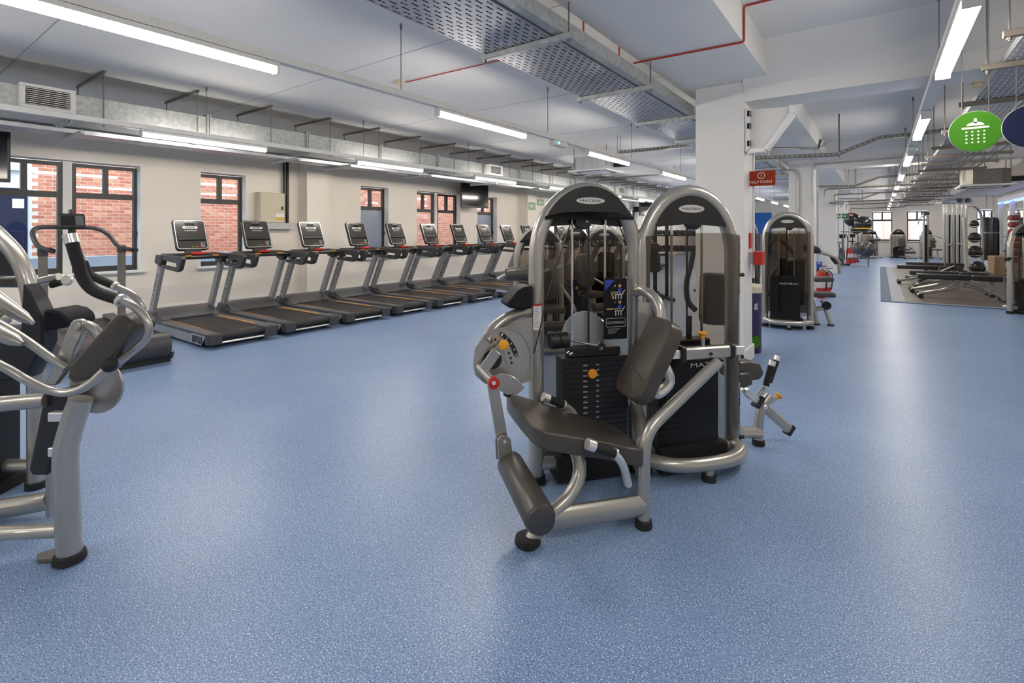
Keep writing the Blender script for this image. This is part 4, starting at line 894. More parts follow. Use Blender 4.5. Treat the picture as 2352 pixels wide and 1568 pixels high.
rim = [M @ V((x, y - .225 * Hh, .0012)) for x, y in rrect(S * .84, Hh * .14, .006)]; MB().tube(rim, .0012, 4, closed=True).build('title_box', 'sign_white', pl)
text_mesh('LEG EXTENSION', S * .72, Hh * .042, M @ Matrix.Translation((0, -.225 * Hh, .0012))).build('lettering', 'sign_white', pl)
for i, n_ in enumerate(('1', '2')): text_mesh(n_, S * .05, Hh * .03, M @ Matrix.Translation((-.03 * S, (.38 - .27 * i) * Hh, .0012))).build('lettering', 'sign_white', pl)
m = MB()
for i in range(5): m.box(-.34 * S, (.2 - .06 * i) * S, (-.33 - .018 * i) * Hh, (-.325 - .018 * i) * Hh, .0008, .0012, M)
m.build('small_print', 'label_grey', pl)
# warning sticker on the left leg
q0, q1 = a_(1225, 758, -.046), a_(1243, 697, -.046)
wl_ = MB().box(q0.x, q1.x, -.047, -.0445, q0.z, q1.z).build('warning_label', 'white', A); MB().box(q0.x, q1.x, -.0475, -.0465, q1.z - .012, q1.z).build('label_header', 'red', wl_)
m = MB()
for i in range(14): m.box(q0.x + .006, q1.x - .008 - .006 * (i % 3), -.0474, -.0468, q0.z + .012 + i * .0088, q0.z + .0155 + i * .0088)
m.build('small_print', 'label_grey', wl_)
# ================================================================ SECOND ARCH MACHINE (its smoked shroud faces us)
ob = FA.w((.65, -.03, 0)); FB = Frame(ob, FA.rz + PI)
B = thing('arm_curl_machine', 'silver arch machine with smoked shroud facing us, right of the leg extension', 'gym machine', FB.o, FB.rz)
tower(B, shroud_text=True, front_logo=False, stack_top=.72)
b_ = lambda u, v, ya: FB.y(u, v, -(ya + .03))
# column to the seat unit on the right
pf = b_(1742, 1018, .10); pf.z = 0
MB().tube([b_(1700, 992, .10), b_(1742, 992, .10)], .035, 12, ry=.05).build('base_link', 'silver', B)
MB().tube(smooth([pf + V((0, 0, .01)), b_(1743, 970, .10), b_(1750, 935, .10), b_(1768, 908, .10)], 5), .030, 12).build('seat_column', 'silver', B)
MB().lathe([(.038, 0), (.040, .01), (.038, .034), (.03, .038)], pf, (0, 0, 1), 16).build('foot', 'rubber', B)
i0, i1 = b_(1741, 922, .10), b_(1812, 986, .10); d = (i1 - i0).normalized()
MB().bar(i0, i1, .05, .062).build('seat_sleeve', 'silver', B, bevel=.012)
MB().bar(i0 - d * .012, i0 + d * .012, .07, .085).build('sleeve_collar', 'rubber', B, bevel=.006); MB().bar(i1 - d * .012, i1 + d * .016, .062, .074).build('sleeve_end', 'rubber', B, bevel=.006)
MB().bar(i0 - d * .13, i0, .035, .045).build('seat_slide', 'alu', B, bevel=.004)
k0 = b_(1771, 925, .10); kd = (b_(1789, 908, .10) - k0).normalized(); kd = V((kd.x, kd.y, kd.z))
MB().cyl(k0, k0 + kd * .05, .011, 10).build('adjuster_stem', 'silver', B); MB().lathe([(.012, .05), (.013, .062), (.024, .07), (.025, .078), (.016, .082)], k0, kd, 16).build('adjuster_knob', 'orange', B)
disc(FB, 1757, 934, -(.06 + .03), 5, .012, 'alu', 'bolt', B, 10)
MB().prism([b_(u, v, .02) for u, v in ((1688, 833), (1720, 829), (1748, 835), (1757, 858), (1748, 872), (1715, 878), (1690, 875))], (0, -.17, 0)).build('seat', 'vinyl', B, bevel=.018)
MB().prism([b_(u, v, -.02) for u, v in ((1693, 858), (1722, 856), (1731, 866), (1730, 884), (1712, 892), (1693, 888))], (0, -.10, 0)).build('seat_front', 'vinyl', B, bevel=.015)
MB().tube(smooth([b_(1705, 893, .10), b_(1722, 912, .10), b_(1740, 908, .10), b_(1755, 890, .10)], 5), .014, 10).build('handle_bar', 'silver', B)
for (u0, v0, u1, v1, yy) in ((1759, 886, 1772, 838, .08), (1766, 878, 1784, 826, .22)):
    p, q = b_(u0, v0, yy), b_(u1, v1, yy); d = (q - p).normalized()
    g = MB().cyl(p, q, .020, 14).build('grip', 'foam', B); MB().cyl(q - d * .004, q + d * .03, .0225, 14).build('grip_cap', 'alu', g); MB().cyl(p - d * .008, p, .0225, 14).build('grip_collar', 'alu', g)
# pads and curved arm seen through the smoked shroud
MB().prism([b_(u, v, .14) for u, v in ((1620, 632), (1628, 627), (1668, 628), (1682, 640), (1684, 735), (1672, 748), (1625, 746), (1617, 738))], (0, -.07, 0)).build('back_pad', 'vinyl_black', B, bevel=.012)
MB().tube(smooth([b_(1592, 578, .12), b_(1586, 610, .12), b_(1577, 650, .12), b_(1580, 690, .12), b_(1597, 712, .12)], 5), .018, 10).build('press_arm', 'dark_plastic', B)
MB().bar((.0, -.02, .2), (-.02, -.02, .9), .03, .02).build('cover_post', 'black_plastic', B)
for u, v in ((1698, 631), (1697, 819), (1698, 1004)): 
    p = FB.y(u, v, .02); MB().cyl(p, p + V((-.03, 0, 0)), .012, 10).build('bumper', 'rubber', B)
# ================================================================ generic user side for the machines further away
def user_side(t, kind=0, H=1.7):
    """seat, pads, arms on the open (-y) side"""
    MB().tube([(0, -.05, .09), (0, -.85, .09)], .04, 10).build('base_beam', 'silver', t)
    MB().tube([(-.26, -.85, .05), (.26, -.85, .05)], .035, 10).build('front_bar', 'silver', t)
    for s in (-1, 1): MB().lathe([(.045, 0), (.045, .03), (.035, .035)], (s * .26, -.85, 0), (0, 0, 1), 12).build('foot', 'rubber', t)
    MB().tube([(0, -.55, .09), (0, -.5, .42)], .034, 10).build('seat_column', 'silver', t)
    MB().prism([(x, y - .48, .43) for x, y in rrect(.36, .38, .08)], (0, 0, .07)).build('seat', 'vinyl', t, bevel=.018)
    M = basis((0, -.26, .80), (1, 0, 0), (0, .12, 1)); MB().prism([M @ V((x, y, 0)) for x, y in rrect(.30, .52, .09)], M.to_3x3() @ V((0, 0, .07))).build('backrest', 'vinyl', t, bevel=.018)
    if kind == 0:
        for s in (-1, 1):
            h = MB().tube(smooth([(s * .30, -.05, 1.15), (s * .40, -.25, 1.12), (s * .42, -.5, 1.0), (s * .36, -.62, .92)], 4), .022, 8).build('press_arm', 'silver', t); MB().cyl((s * .385, -.56, .96), (s * .34, -.68, .86), .026, 10).build('grip', 'foam', h)
    if kind == 1:
        MB().cyl((-.30, -.62, .95), (.30, -.62, .95), .065, 16).build('roller_pad', 'vinyl', t)
        for s in (-1, 1): MB().tube(smooth([(s * .33, -.03, 1.05), (s * .36, -.3, 1.06), (s * .33, -.62, .95)], 4), .02, 8).build('lever_arm', 'silver', t)
    if kind == 2:
        MB().cyl((-.24, -.82, .32), (.24, -.82, .32), .06, 14).build('roller_pad', 'vinyl', t); MB().tube([(.28, -.82, .32), (.28, -.5, .56), (.28, -.05, .7)], .02, 8).build('lever_arm', 'silver', t)
        for s in (-1, 1): MB().cyl((s * .24, -.5, .48), (s * .24, -.68, .56), .02, 8).build('grip', 'foam', t)
# third arch machine beyond the first column: shroud towards us
f0, f1 = onz(1757, 748), onz(1861, 755); ang = math.atan2(f1.y - f0.y, f1.x - f0.x)
C0 = (f0 + f1) / 2; FC = Frame(C0, ang + PI)
C = thing('chest_press_machine', 'silver arch machine with smoked shroud beyond the first column, beside the bin', 'gym machine', C0, FC.rz)
tower(C, shroud_text=True, W=(f1 - f0).length)
c_ = lambda u, v, y: FC.y(u, v, -y)
wc = (f1 - f0).length / 2
MB().prism([(-wc * .9, -.045, .22), (wc * .9, -.045, .22), (wc * .9, -.045, 1.38), (-wc * .9, -.045, 1.38)], (0, .004, 0)).build('front_shroud', 'smoke', C)
MB().box(-.26, .10, -.34, -.26, .30, 1.0).build('back_pad', 'vinyl_black', C, bevel=.02)
MB().box(-.30, .28, -.75, -.40, .40, .47).build('bench_seat', 'vinyl_black', C, bevel=.02)
MB().tube(smooth([(.22, -.1, 1.2), (.1, -.3, 1.3), (-.1, -.4, 1.1), (-.2, -.42, .8)], 4), .03, 8).build('lever_arm', 'silver_dark', C)
MB().tube(smooth([(-.25, -.1, 1.0), (0, -.3, .95), (.2, -.35, .7)], 4), .025, 8).build('lever_arm', 'silver_dark', C)
MB().prism([c_(u, v, .25) for u, v in ((1846, 562), (1866, 561), (1882, 568), (1888, 578), (1882, 582), (1850, 580))], (0, -.14, 0)).build('shoulder_pad', 'vinyl_black', C, bevel=.02)
MB().tube(smooth([c_(1870, 578, .3), c_(1895, 582, .3), c_(1918, 592, .3), c_(1930, 605, .3)], 4), .026, 10).build('press_arm', 'silver', C)
MB().tube(fillet([c_(1931, 600, .3), c_(1908, 590, .3), c_(1921, 606, .3)], .03), .02, 8).build('grip', 'foam', C)
MB().cyl(c_(1925, 596, .5), c_(1929, 628, .5), .022, 8).build('arm_post', 'silver', C)
for u0, v0, u1, v1, nm in ((1868, 641, 1912, 640, 'upper_seat'), (1866, 675, 1916, 676, 'seat')):
    p, q = c_(u0, v0, .4), c_(u1, v1, .4); MB().bar(p, q, .30, .065).build(nm, 'vinyl', C, bevel=.02)
for u0, v0, u1, v1 in ((1888, 688, 1908, 746), (1866, 690, 1876, 742)):
    p, q = c_(u0, v0, .4), c_(u1, v1, .4); q.z = .02; MB().cyl(p, q, .03, 12).build('front_leg', 'silver', C); MB().lathe([(.045, 0), (.045, .02), (.035, .024)], (q.x, q.y, 0), (0, 0, 1), 12).build('foot', 'rubber', C)
MB().cyl(c_(1866, 712, .4), c_(1893, 706, .4), .035, 10).build('link_tube', 'silver', C); disc(FC, 1899, 702, -.36, 11, -.05, 'rubber', 'end_cap', C)
# ================================================================ row of lower arch machines behind the leg extension
def back_machine(name, label, u, d, H, rz, kind, W=.60):
    p = FW * d + RT * ((u - CX) * d / FPX); t = thing(name, label, 'gym machine', p, rz, 'lower arch machines behind the leg extension')
    tower(t, H=H, W=W, detail=1, stack_top=.6, rear_logo=True, front_logo=True); user_side(t, kind); return t
EM = back_machine('seated_row_machine', 'lower arch machine with a long padded roller, left behind the leg extension', 1238, 6.6, 1.48, YAW + .2, 2)
FE = Frame(EM.location, YAW + .2)
p, q = FE.y(1160, 631, -.50), FE.y(1232, 627, -.50); MB().lathe([(.05, 0), (.075, .012), (.082, .03), (.082, (q - p).length - .03), (.075, (q - p).length - .01), (.05, (q - p).length)], p, q - p, 18).build('long_roller', 'vinyl', EM)
MB().tube([FE.y(1142, 641, -.50), p, q, V((.3, -.04, q.z + .05))], .022, 10).build('roller_arm', 'silver_dark', EM)
MB().cyl(FE.y(1114, 666, -.75), FE.y(1137, 667, -.75), .022, 10).build('cable_handle', 'foam', EM); MB().cyl(FE.y(1137, 667, -.75), FE.y(1168, 670, -.6), .012, 8).build('handle_link', 'chrome', EM)
back_machine('shoulder_press_machine', 'lower arch machine in the middle, seen through the leg extension shroud', 1318, 8.0, 1.49, YAW + .5, 2)
back_machine('chest_press_machine', 'lower arch machine with tan logo oval, seen through the leg extension shroud', 1388, 8.4, 1.50, YAW + PI - .3, 0)
back_machine('lat_pulldown_machine', 'arch machine whose silver leg shows just right of the first column', 1712, 9.6, 1.66, YAW + PI + .4, 2)
# ================================================================ MACHINE CUT BY THE LEFT EDGE
FD = Frame(onz(160, 1288), YAW); d_ = FD.y
D = thing('biceps_curl_machine', 'silver curl machine with foam handles, cut by the left edge', 'gym machine', FD.o, FD.rz)
MB().tube(smooth([(0, 0, .015), d_(155, 1160, 0), d_(151, 1045, .0), d_(163, 985, .01), d_(186, 915, .02)], 6), .046, 18).build('main_post', 'silver', D)
MB().lathe([(.05, 0), (.06, .008), (.056, .034), (.05, .04)], (0, 0, 0), (0, 0, 1), 22).build('foot', 'rubber', D)
MB().prism([(-.16, .02, .004), (-.12, -.02, .004), (-.05, -.01, .004), (-.05, .05, .004), (-.12, .06, .004)], (0, 0, .014)).build('floor_lug', 'steel_dark', D)
MB().tube([d_(140, 1217, .0), d_(-140, 1232, -.02)], .030, 12).build('base_tube', 'silver', D)
MB().tube(smooth([d_(118, 1147, .30), d_(60, 1158, .30), d_(-140, 1190, .25)], 4), .045, 12).build('base_tube', 'silver', D)
MB().tube([d_(118, 900, .22), d_(117, 1182, .30)], .020, 10).build('inner_post', 'silver_dark', D)
MB().tube([d_(108, 918, .06), d_(-140, 940, .0)], .034, 12).build('seat_tube', 'silver', D)
MB().prism([d_(u, v, .06) for u, v in ((100, 905), (156, 893), (152, 950), (108, 1093), (72, 1093), (64, 1080))], (0, .09, 0)).build('shin_pad', 'vinyl_black', D, bevel=.016)
for v in (955, 1035): p = d_(128, v, .03); MB().box(p.x - .02, p.x + .06, p.y - .02, p.y + .02, p.z - .02, p.z + .02).build('pad_bracket', 'alu', D, bevel=.004)
MB().tube(smooth([d_(-150, 770, -.15), d_(0, 838, -.12), d_(60, 872, -.10), d_(118, 897, -.09), d_(165, 900, -.09), d_(205, 882, -.08), d_(243, 848, -.06)], 6), .0175, 12).build('support_arm', 'silver', D)
MB().sphere(d_(252, 838, -.06), .030, 16, 10).build('ball_knob', 'rubber', D)
MB().tube(smooth([d_(-150, 660, .0), d_(0, 745, .02), d_(60, 782, .04), d_(110, 818, .05), d_(152, 846, .06)], 5), .0175, 12).build('support_arm', 'silver', D)
for (u0, v0, u1, v1, yy) in ((-150, 600, 76, 742, .22), (-150, 700, 52, 790, .0)):
    p, q = d_(u0, v0, yy), d_(u1, v1, yy); MB().tube([p, p.lerp(q, .55), p.lerp(q, .9), q], [.046, .042, .026, .010], 14).build('arm_sleeve', 'silver', D)
poly(FD, [(160, 742), (168, 734), (182, 733), (191, 741), (192, 758), (150, 850), (128, 885), (98, 885), (112, 860)], .08, 0, 'link_arm', .03, 'silver', D, .006)
disc(FD, 178, 750, .078, 10, -.012, 'silver', 'link_pivot', D); disc(FD, 178, 750, .066, 6, -.006, 'silver_dark', 'pivot_cap', D)
MB().tube(smooth([d_(182, 742, .10), d_(205, 748, .10), d_(224, 764, .10), d_(232, 790, .10)], 5), .020, 10).build('curl_link', 'silver', D)
MB().prism([d_(u, v, -.03) for u, v in ((262, 723), (278, 727), (299, 745), (300, 762), (252, 828), (212, 868), (168, 882), (153, 870), (157, 842))], (0, .16, 0)).build('arm_pad', 'vinyl', D, bevel=.026, seg=3)
disc(FD, 220, 888, .14, 62, .014, 'silver', 'weight_disc', D, 36)
def handle(pts_f, pts_s, yy, rf, rs):
    P = [d_(u, v, yy) for u, v in pts_f]; Q = [d_(u, v, yy) for u, v in pts_s]
    h = MB().tube(smooth(Q, 6), rs, 12).build('handle', 'silver', D)
    MB().tube(smooth(P, 6), rf, 14).build('foam_grip', 'foam', h)
    d1 = (P[-1] - P[-2]).normalized(); MB().cyl(P[-1], P[-1] + d1 * .012, rf * 1.15, 14).build('grip_collar', 'alu', h)
    d0 = (P[0] - P[1]).normalized(); MB().cyl(P[0] - d0 * .005, P[0] + d0 * .035, rf * 1.12, 16).build('grip_cap', 'alu', h)
handle(((165, 556), (180, 605), (192, 640), (218, 668), (273, 688)), ((273, 688), (308, 704), (332, 728), (341, 752), (334, 778), (305, 806), (272, 828)), .02, .024, .017)
handle(((190, 600), (205, 628), (225, 640), (262, 656)), ((262, 656), (300, 674), (322, 694), (325, 718), (300, 740), (270, 765)), .16, .018, .015)
MB().tube([d_(88, 647, .75), d_(136, 636, .75)], .024, 12).build('roller_bar', 'silver', D); disc(FD, 151, 643, .72, 13, .02, 'alu', 'roller_end', D); MB().cyl(d_(118, 655, .74), d_(142, 648, .74), .018, 10).build('grip', 'foam', D)
MB().cyl(d_(-80, 648, .7), d_(44, 648, .7), .03, 14).build('roller_pad', 'vinyl', D)
xr = d_(84, 1085, .62).x; XA = xr - .34       # right leg, middle of the arch
half = [d_(-40, 505, .62), d_(0, 545, .62), d_(34, 582, .62), d_(58, 630, .62), d_(72, 690, .62), d_(80, 760, .62), d_(83, 860, .62), V((xr, .62, .03))]
mir = [V((2 * XA - p.x, p.y, p.z)) for p in half[::-1]]
MB().tube(smooth(mir + [V((XA, .62, half[0].z + .10))] + half, 5), .042, 14).build('arch_frame', 'silver', D)
xl = 2 * XA - xr
MB().lathe([(.05, 0), (.052, .035), (.045, .04)], (xl, .62, 0), (0, 0, 1), 14).build('foot', 'rubber', D); MB().tube([(xl, .62, .12), (xr, .62, .12)], .036, 12).build('base_beam', 'silver', D)
xp = d_(-140, 1232, -.02).x
MB().tube([(xp, .0, .01), (xp, .0, .70), (xp, .04, 1.16)], .045, 14).build('end_post', 'silver', D); MB().lathe([(.05, 0), (.06, .008), (.056, .034), (.05, .04)], (xp, 0, 0), (0, 0, 1), 18).build('foot', 'rubber', D)
MB().tube([(xp, -.18, 1.0), (xp, .26, 1.0)], .035, 12).build('cross_tube', 'silver', D); MB().tube([(xp, .0, .12), (xl + .25, .62, .12)], .04, 12).build('base_link', 'silver', D)
poly(FD, [(-80, 560), (0, 560), (30, 590), (45, 620), (20, 632), (-80, 628)], .60, 0, 'head_plate', .03, 'black_plastic', D, .004)
poly(FD, [(50, 650), (68, 672), (97, 735), (97, 790), (60, 870), (-60, 880), (-70, 752), (45, 752)], .50, 0, 'side_cover', .10, 'black_plastic', D, .01)
poly(FD, [(98, 712), (112, 711), (136, 716), (152, 728), (158, 745), (150, 752), (98, 762)], .45, 0, 'bottle_holder', .18, 'matt_black', D, .01)
MB().lathe([(.05, 0), (.052, .035), (.045, .04)], (xr, .62, 0), (0, 0, 1), 14).build('foot', 'rubber', D)
MB().box(XA - .18, XA + .18, .55, .69, .06, .75).build('weight_stack', 'iron', D); MB().box(XA - .22, XA + .22, .52, .72, 0, .06).build('stack_base', 'rubber', D)
for s_ in (-1, 1): MB().cyl((XA + s_ * .1, .62, .7), (XA + s_ * .1, .62, 1.5), .008, 8).build('guide_rod', 'chrome', D)
# ================================================================ SIGNS ROUND THE FIRST COLUMN
hp = thing('help_sign', 'red HELP POINT sign projecting from the first column', 'sign', (-1.03, 5.98, 1.9), world=True)
h0, h1 = ony(1717, 428, 5.97), ony(1781, 390, 5.97)
MB().box(h0.x, h1.x, 5.97, 5.98, h0.z, h1.z).build('panel', 'red_sign', hp)
hc = V(((h0.x + h1.x) / 2, 5.968, (h0.z + h1.z) / 2)); hw, hh = h1.x - h0.x, h1.z - h0.z
text_mesh('HELP POINT', hw * .82, hh * .17, basis(hc + V((0, 0, -.24 * hh)), (1, 0, 0), (0, 0, 1))).build('lettering', 'white', hp)
c = hc + V((0, 0, .18 * hh)); R_ = hh * .21
MB().tube([c + V((R_ * math.cos(x), 0, R_ * math.sin(x))) for x in [2 * PI * i / 24 for i in range(24)]], .0035, 5, closed=True).build('ring', 'white', hp)
text_mesh('!', .011, R_ * 1.25, basis(c, (1, 0, 0), (0, 0, 1))).build('lettering', 'white', hp)
cp = thing('call_point', 'red help call box on the side of the first column', 'call box', (PX1, 6.0, 1.05), world=True)
q0, q1 = ony(1728, 607, 5.96), ony(1741, 577, 5.96)
MB().box(PX1, PX1 + .05, 5.92, 6.04, q0.z + .01, q1.z - .01).build('back_box', 'label_grey', cp); MB().box(PX1 + .05, q1.x + .05, 5.90, 6.06, q0.z, q1.z).build('red_box', 'red', cp, bevel=.004)
MB().box(PX1, PX1 + .012, 5.93, 6.03, q1.z + .03, q1.z + .2).build('red_label', 'red', cp)
# round hanging signs
def round_sign(name, label, c, r, m, tilt, top=ZC):
    t = thing(name, label, 'sign', c, tilt, 'round hanging signs')
    MB().lathe([(r, 0), (r, .012)], (0, .012, 0), (0, -1, 0), 48).build('disc', m, t); MB().lathe([(r + .003, 0), (r + .003, .008)], (0, .016, 0), (0, -1, 0), 48).build('edge', 'sign_white', t)
    for s in (-1, 1): MB().cyl((s * r * .5, .006, r * .86), (s * r * .5, .006, top - c[2] - .005), .002, 5).build('suspension_wire', 'steel_dark', t)
    return t
gc = ony(2240, 301, 5.0); gr = (ony(2302, 301, 5.0).x - ony(2178, 301, 5.0).x) / 2
g = round_sign('shower_sign', 'round green sign with a white shower pictogram', gc, gr, 'green', 0)
fl = lambda pts, par=g: MB()._add([V((x * gr, -.0015, z * gr)) for x, z in pts], [tuple(range(len(pts)))])
fl([(-.05, .64), (.05, .64), (.07, .40), (-.07, .40)]).build('shower_pipe', 'sign_white', g)
fl([(-.34, .28)] + [(.34 * math.cos(x) * -1, .28 + .18 * math.sin(x)) for x in [PI * i / 10 for i in range(1, 10)]] + [(.34, .28)]).build('shower_dome', 'sign_white', g)
fl([(-.50, .12), (.50, .12), (.52, .17), (.50, .22), (-.50, .22), (-.52, .17)]).build('shower_plate', 'sign_white', g)
for i in range(4):
    for j in range(4): fl([(-.33 + i * .22 + .045 * math.cos(k * PI / 5), -.02 - j * .18 + .045 * math.sin(k * PI / 5)) for k in range(10)]).build('water_drop', 'sign_white', g)
nc = V((gc.x + gr * 1.95, gc.y - .02, gc.z)); nv = round_sign('round_sign', 'round navy sign cut by the right edge', nc, gr, 'navy', 0, 2.585)
MB()._add([V((x * gr, -.0015, z * gr)) for x, z in ((-.12, .2), (-.12, .42), (-.05, .46), (.1, .46), (.1, .2))], [(0, 1, 2, 3, 4)]).build('pictogram', 'sign_white', nv)
# litter bin behind the column
bn = thing('litter_bin', 'dark purple round bin with cream top, beside the first column', 'bin', FW * 5.93 + RT * 2.79)
MB().lathe([(.145, 0), (.15, .02), (.15, .70)], (0, 0, 0), (0, 0, 1), 28).build('body', 'purple', bn); MB().lathe([(.155, .70), (.155, .77), (.14, .79), (.05, .80)], (0, 0, 0), (0, 0, 1), 28).build('lid', 'cream', bn)
to = (CAM - bn.location); to.z = 0; to.normalize(); sd = V((-to.y, to.x, 0))
for nm, mt, a0, zc in (('g', 'white', .62, .545), ('o', 'green', .60, .14)):
    dr_ = to * math.cos(a0) + sd * math.sin(a0); dr_.normalize(); tx = V((0, 0, 1)).cross(dr_)
    if nm == 'g': text_mesh('g', .05, .07, basis(dr_ * .1525 + V((0, 0, zc)), tx, (0, 0, 1))).build('lettering', mt, bn)
    else:
        m = MB(); n0 = [dr_]
        m._add([V((0, 0, zc)) + (dr_ + tx * (.06 / .1515 * math.cos(i * PI / 10))).normalized() * .158 + V((0, 0, .07 * math.sin(i * PI / 10))) for i in range(20)], [tuple(range(20))]); m.build('green_spot', mt, bn)
# ================================================================ MAT AREA
mt_ = thing('exercise_mat', 'large wood-look mat area with a blue border on the right', 'mat', (1.8, 18.4, 0), world=True)
MB().box(.02, XR - .16, 12.5, 24.4, 0, .010).build('border', 'mat_edge', mt_)
MB().box(.20, XR - .16, 12.62, 24.4, .010, .012).build('grey_strip', 'mat_grey', mt_)
for i in range(11):
    me = MB().box(.42, XR - .17, 12.72 + i * 1.06, 12.72 + i * 1.06 + 1.052, .012, .017).build('mat_panel', 'mat_wood', mt_)
def bench(label, x, y, rz, incline=0.0):
    t = thing('weight_bench', label, 'bench', (x, y, .017), rz, 'benches on the mat')
    MB().tube(smooth([(-.70, 0, .07), (-.35, 0, .16), (0, 0, .27), (.30, 0, .22), (.62, 0, .07)], 5), .032, 10).build('spine', 'silver', t)
    f1 = MB().tube([(-.70, -.24, .045), (-.70, .24, .045)], .03, 10).build('front_foot', 'silver', t)
    for s in (-1, 1): MB().cyl((-.70, s * .22, .045), (-.70, s * .28, .045), .045, 12).build('end_boot', 'rubber', t)
    MB().tube([(.62, -.26, .04), (.62, .26, .04)], .03, 10).build('rear_foot', 'silver', t)
    for s in (-1, 1): MB().box(.58, .66, s * .25 - .03, s * .25 + .03, 0, .05).build('end_boot', 'rubber', t)
    MB().bar((.60, 0, .06), (.42, 0, .39), .06, .05).build('rear_post', 'silver', t); MB().bar((-.05, 0, .2), (.0, 0, .38), .05, .04).build('hinge_post', 'silver', t)
    if incline:
        a, b = V((.02, 0, .46)), V((-.62, 0, .10)); c = V((.36, 0, .32))
        u = (b - a).normalized(); M = basis((a + b) / 2 + V((0, 0, .08)), u, (0, 1, 0))
        MB().box(-.40, .40, -.13, .13, -.03, .03, M).build('back_pad', 'vinyl_black', t, bevel=.015); u = (c - a).normalized(); M = basis((a + c) / 2 + V((0, 0, .05)), u, (0, 1, 0)); MB().box(-.17, .17, -.13, .13, -.03, .03, M).build('seat_pad', 'vinyl_black', t, bevel=.015)
        MB().bar((.0, 0, .40), (.25, 0, .16), .03, .03).build('strut', 'silver', t)
    else:
        MB().box(-.74, .10, -.15, .15, .395, .495).build('back_pad', 'vinyl_black', t, bevel=.018); MB().box(.14, .58, -.14, .14, .395, .495).build('seat_pad', 'vinyl_black', t, bevel=.018)
        MB().bar((-.3, 0, .15), (-.1, 0, .37), .03, .03).build('strut', 'silver', t)
    return t
bench('flat black bench at the near edge of the mat', 1.38, 13.75, .06)
bench('flat black bench second from the near edge of the mat', 1.30, 14.75, .02)
bench('inclined black bench in the middle of the mat', 1.42, 15.9, .0, .5)
bench('flat black bench fourth from the near edge of the mat', 1.12, 17.0, .0)
bench('flat black bench farthest back on the mat', 1.36, 18.6, .0)
# cable multi-station
cs = thing('cable_station', 'tall chrome cable multi-station at the back of the mat', 'gym machine', FW * 15.5 + RT * (15.5 * .886) + V((0, 0, .017)), YAW)
for x in (-.36, -.26, -.08, .06, .20, .33): MB().cyl((x, 0, .0), (x, 0, 2.26), .032, 10).build('column', 'silver', cs)
MB().prism([(-.52, -.12, 2.28), (-.40, -.12, 2.36), (-.25, -.12, 2.41), (.36, -.12, 2.41), (.44, -.12, 2.34), (.42, -.12, 2.26), (-.52, -.12, 2.24)], (0, .24, 0)).build('head', 'silver_dark', cs, bevel=.02)
for x in (.02, .26): MB().cyl((x, -.15, 2.34), (x, -.11, 2.34), .07, 16).build('pulley', 'black_plastic', cs)
for x in (-.17, .13): MB().box(x - .05, x + .05, .04, .14, .1, 1.9).build('weight_stack', 'iron', cs)
for x, z in ((-.3, .98), (-.02, 1.0), (.1, .98)): MB().cyl((x, -.07, z), (x + .1, -.09, z), .03, 10).build('cable_grip', 'alu', cs)
MB().box(-.6, .6, -.35, .35, 0, .08).build('base_frame', 'silver_dark', cs, bevel=.02)
MB().tube(smooth([(.36, .05, 2.2), (.62, .05, 2.17), (.82, .05, 1.95), (.86, .05, 1.5)], 5), .035, 10).build('arched_arm', 'silver', cs); MB().cyl((.86, .05, 1.52), (.9, .05, .02), .03, 10).build('arm_post', 'silver', cs)
for x, m in ((-.78, 'silver'), (-.66, 'silver')): MB().cyl((x, .25, 0), (x, .25, 1.95), .03, 10).build('side_column', m, cs)
MB().box(-.80, -.64, .2, .34, 1.9, 2.0).build('side_head', 'black_plastic', cs); MB().box(-.75, -.69, .22, .3, .1, 1.6).build('weight_stack', 'iron', cs); MB().box(-.85, -.6, .0, .45, 0, .06).build('side_base', 'silver_dark', cs)
MB().tube(smooth([(-.75, .2, 1.9), (-.95, .2, 1.8), (-1.0, .2, 1.6)], 4), .012, 8).build('strap_hook', 'steel_dark', cs)
# medicine ball tree with its balls
tb = FW * 13.0 + RT * (13 * .925) + V((0, 0, .017))
tr_ = thing('ball_tree', 'silver stand of black medicine balls right of the cable station', 'ball stand', tb, YAW)
MB().bar((-.20, 0, .03), (-.28, 0, 1.75), .05, .07, up=(1, 0, 0)).build('post', 'silver', tr_); MB().box(-.35, .1, -.12, .12, 0, .035).build('base', 'silver_dark', tr_)
BALLS = ((.06, .45, .17, 'lowest, largest'), (.0, .86, .16, 'second lowest'), (-.02, 1.23, .135, 'third from the floor'), (-.02, 1.58, .10, 'topmost'))
for x, z, r, nm in BALLS:
    MB().tube([(x + r * .8 * math.cos(i * PI / 6), r * .8 * math.sin(i * PI / 6), z - r * .62) for i in range(12)], .012, 6, closed=True).build('cradle', 'chrome', tr_); MB().bar((-.22 - .05 * z, 0, z - r * .62), (x - r * .78, 0, z - r * .62), .03, .02).build('cradle_arm', 'silver', tr_)
    w_ = Frame(tb, YAW).w((x, 0, z)); o = tag(MB().sphere((0, 0, 0), r, 20, 12).build('medicine_ball', 'ball_black', shift=V((0, 0, 0))), 'black medicine ball, %s on the ball stand' % nm, 'ball', 'medicine balls'); o.location = w_
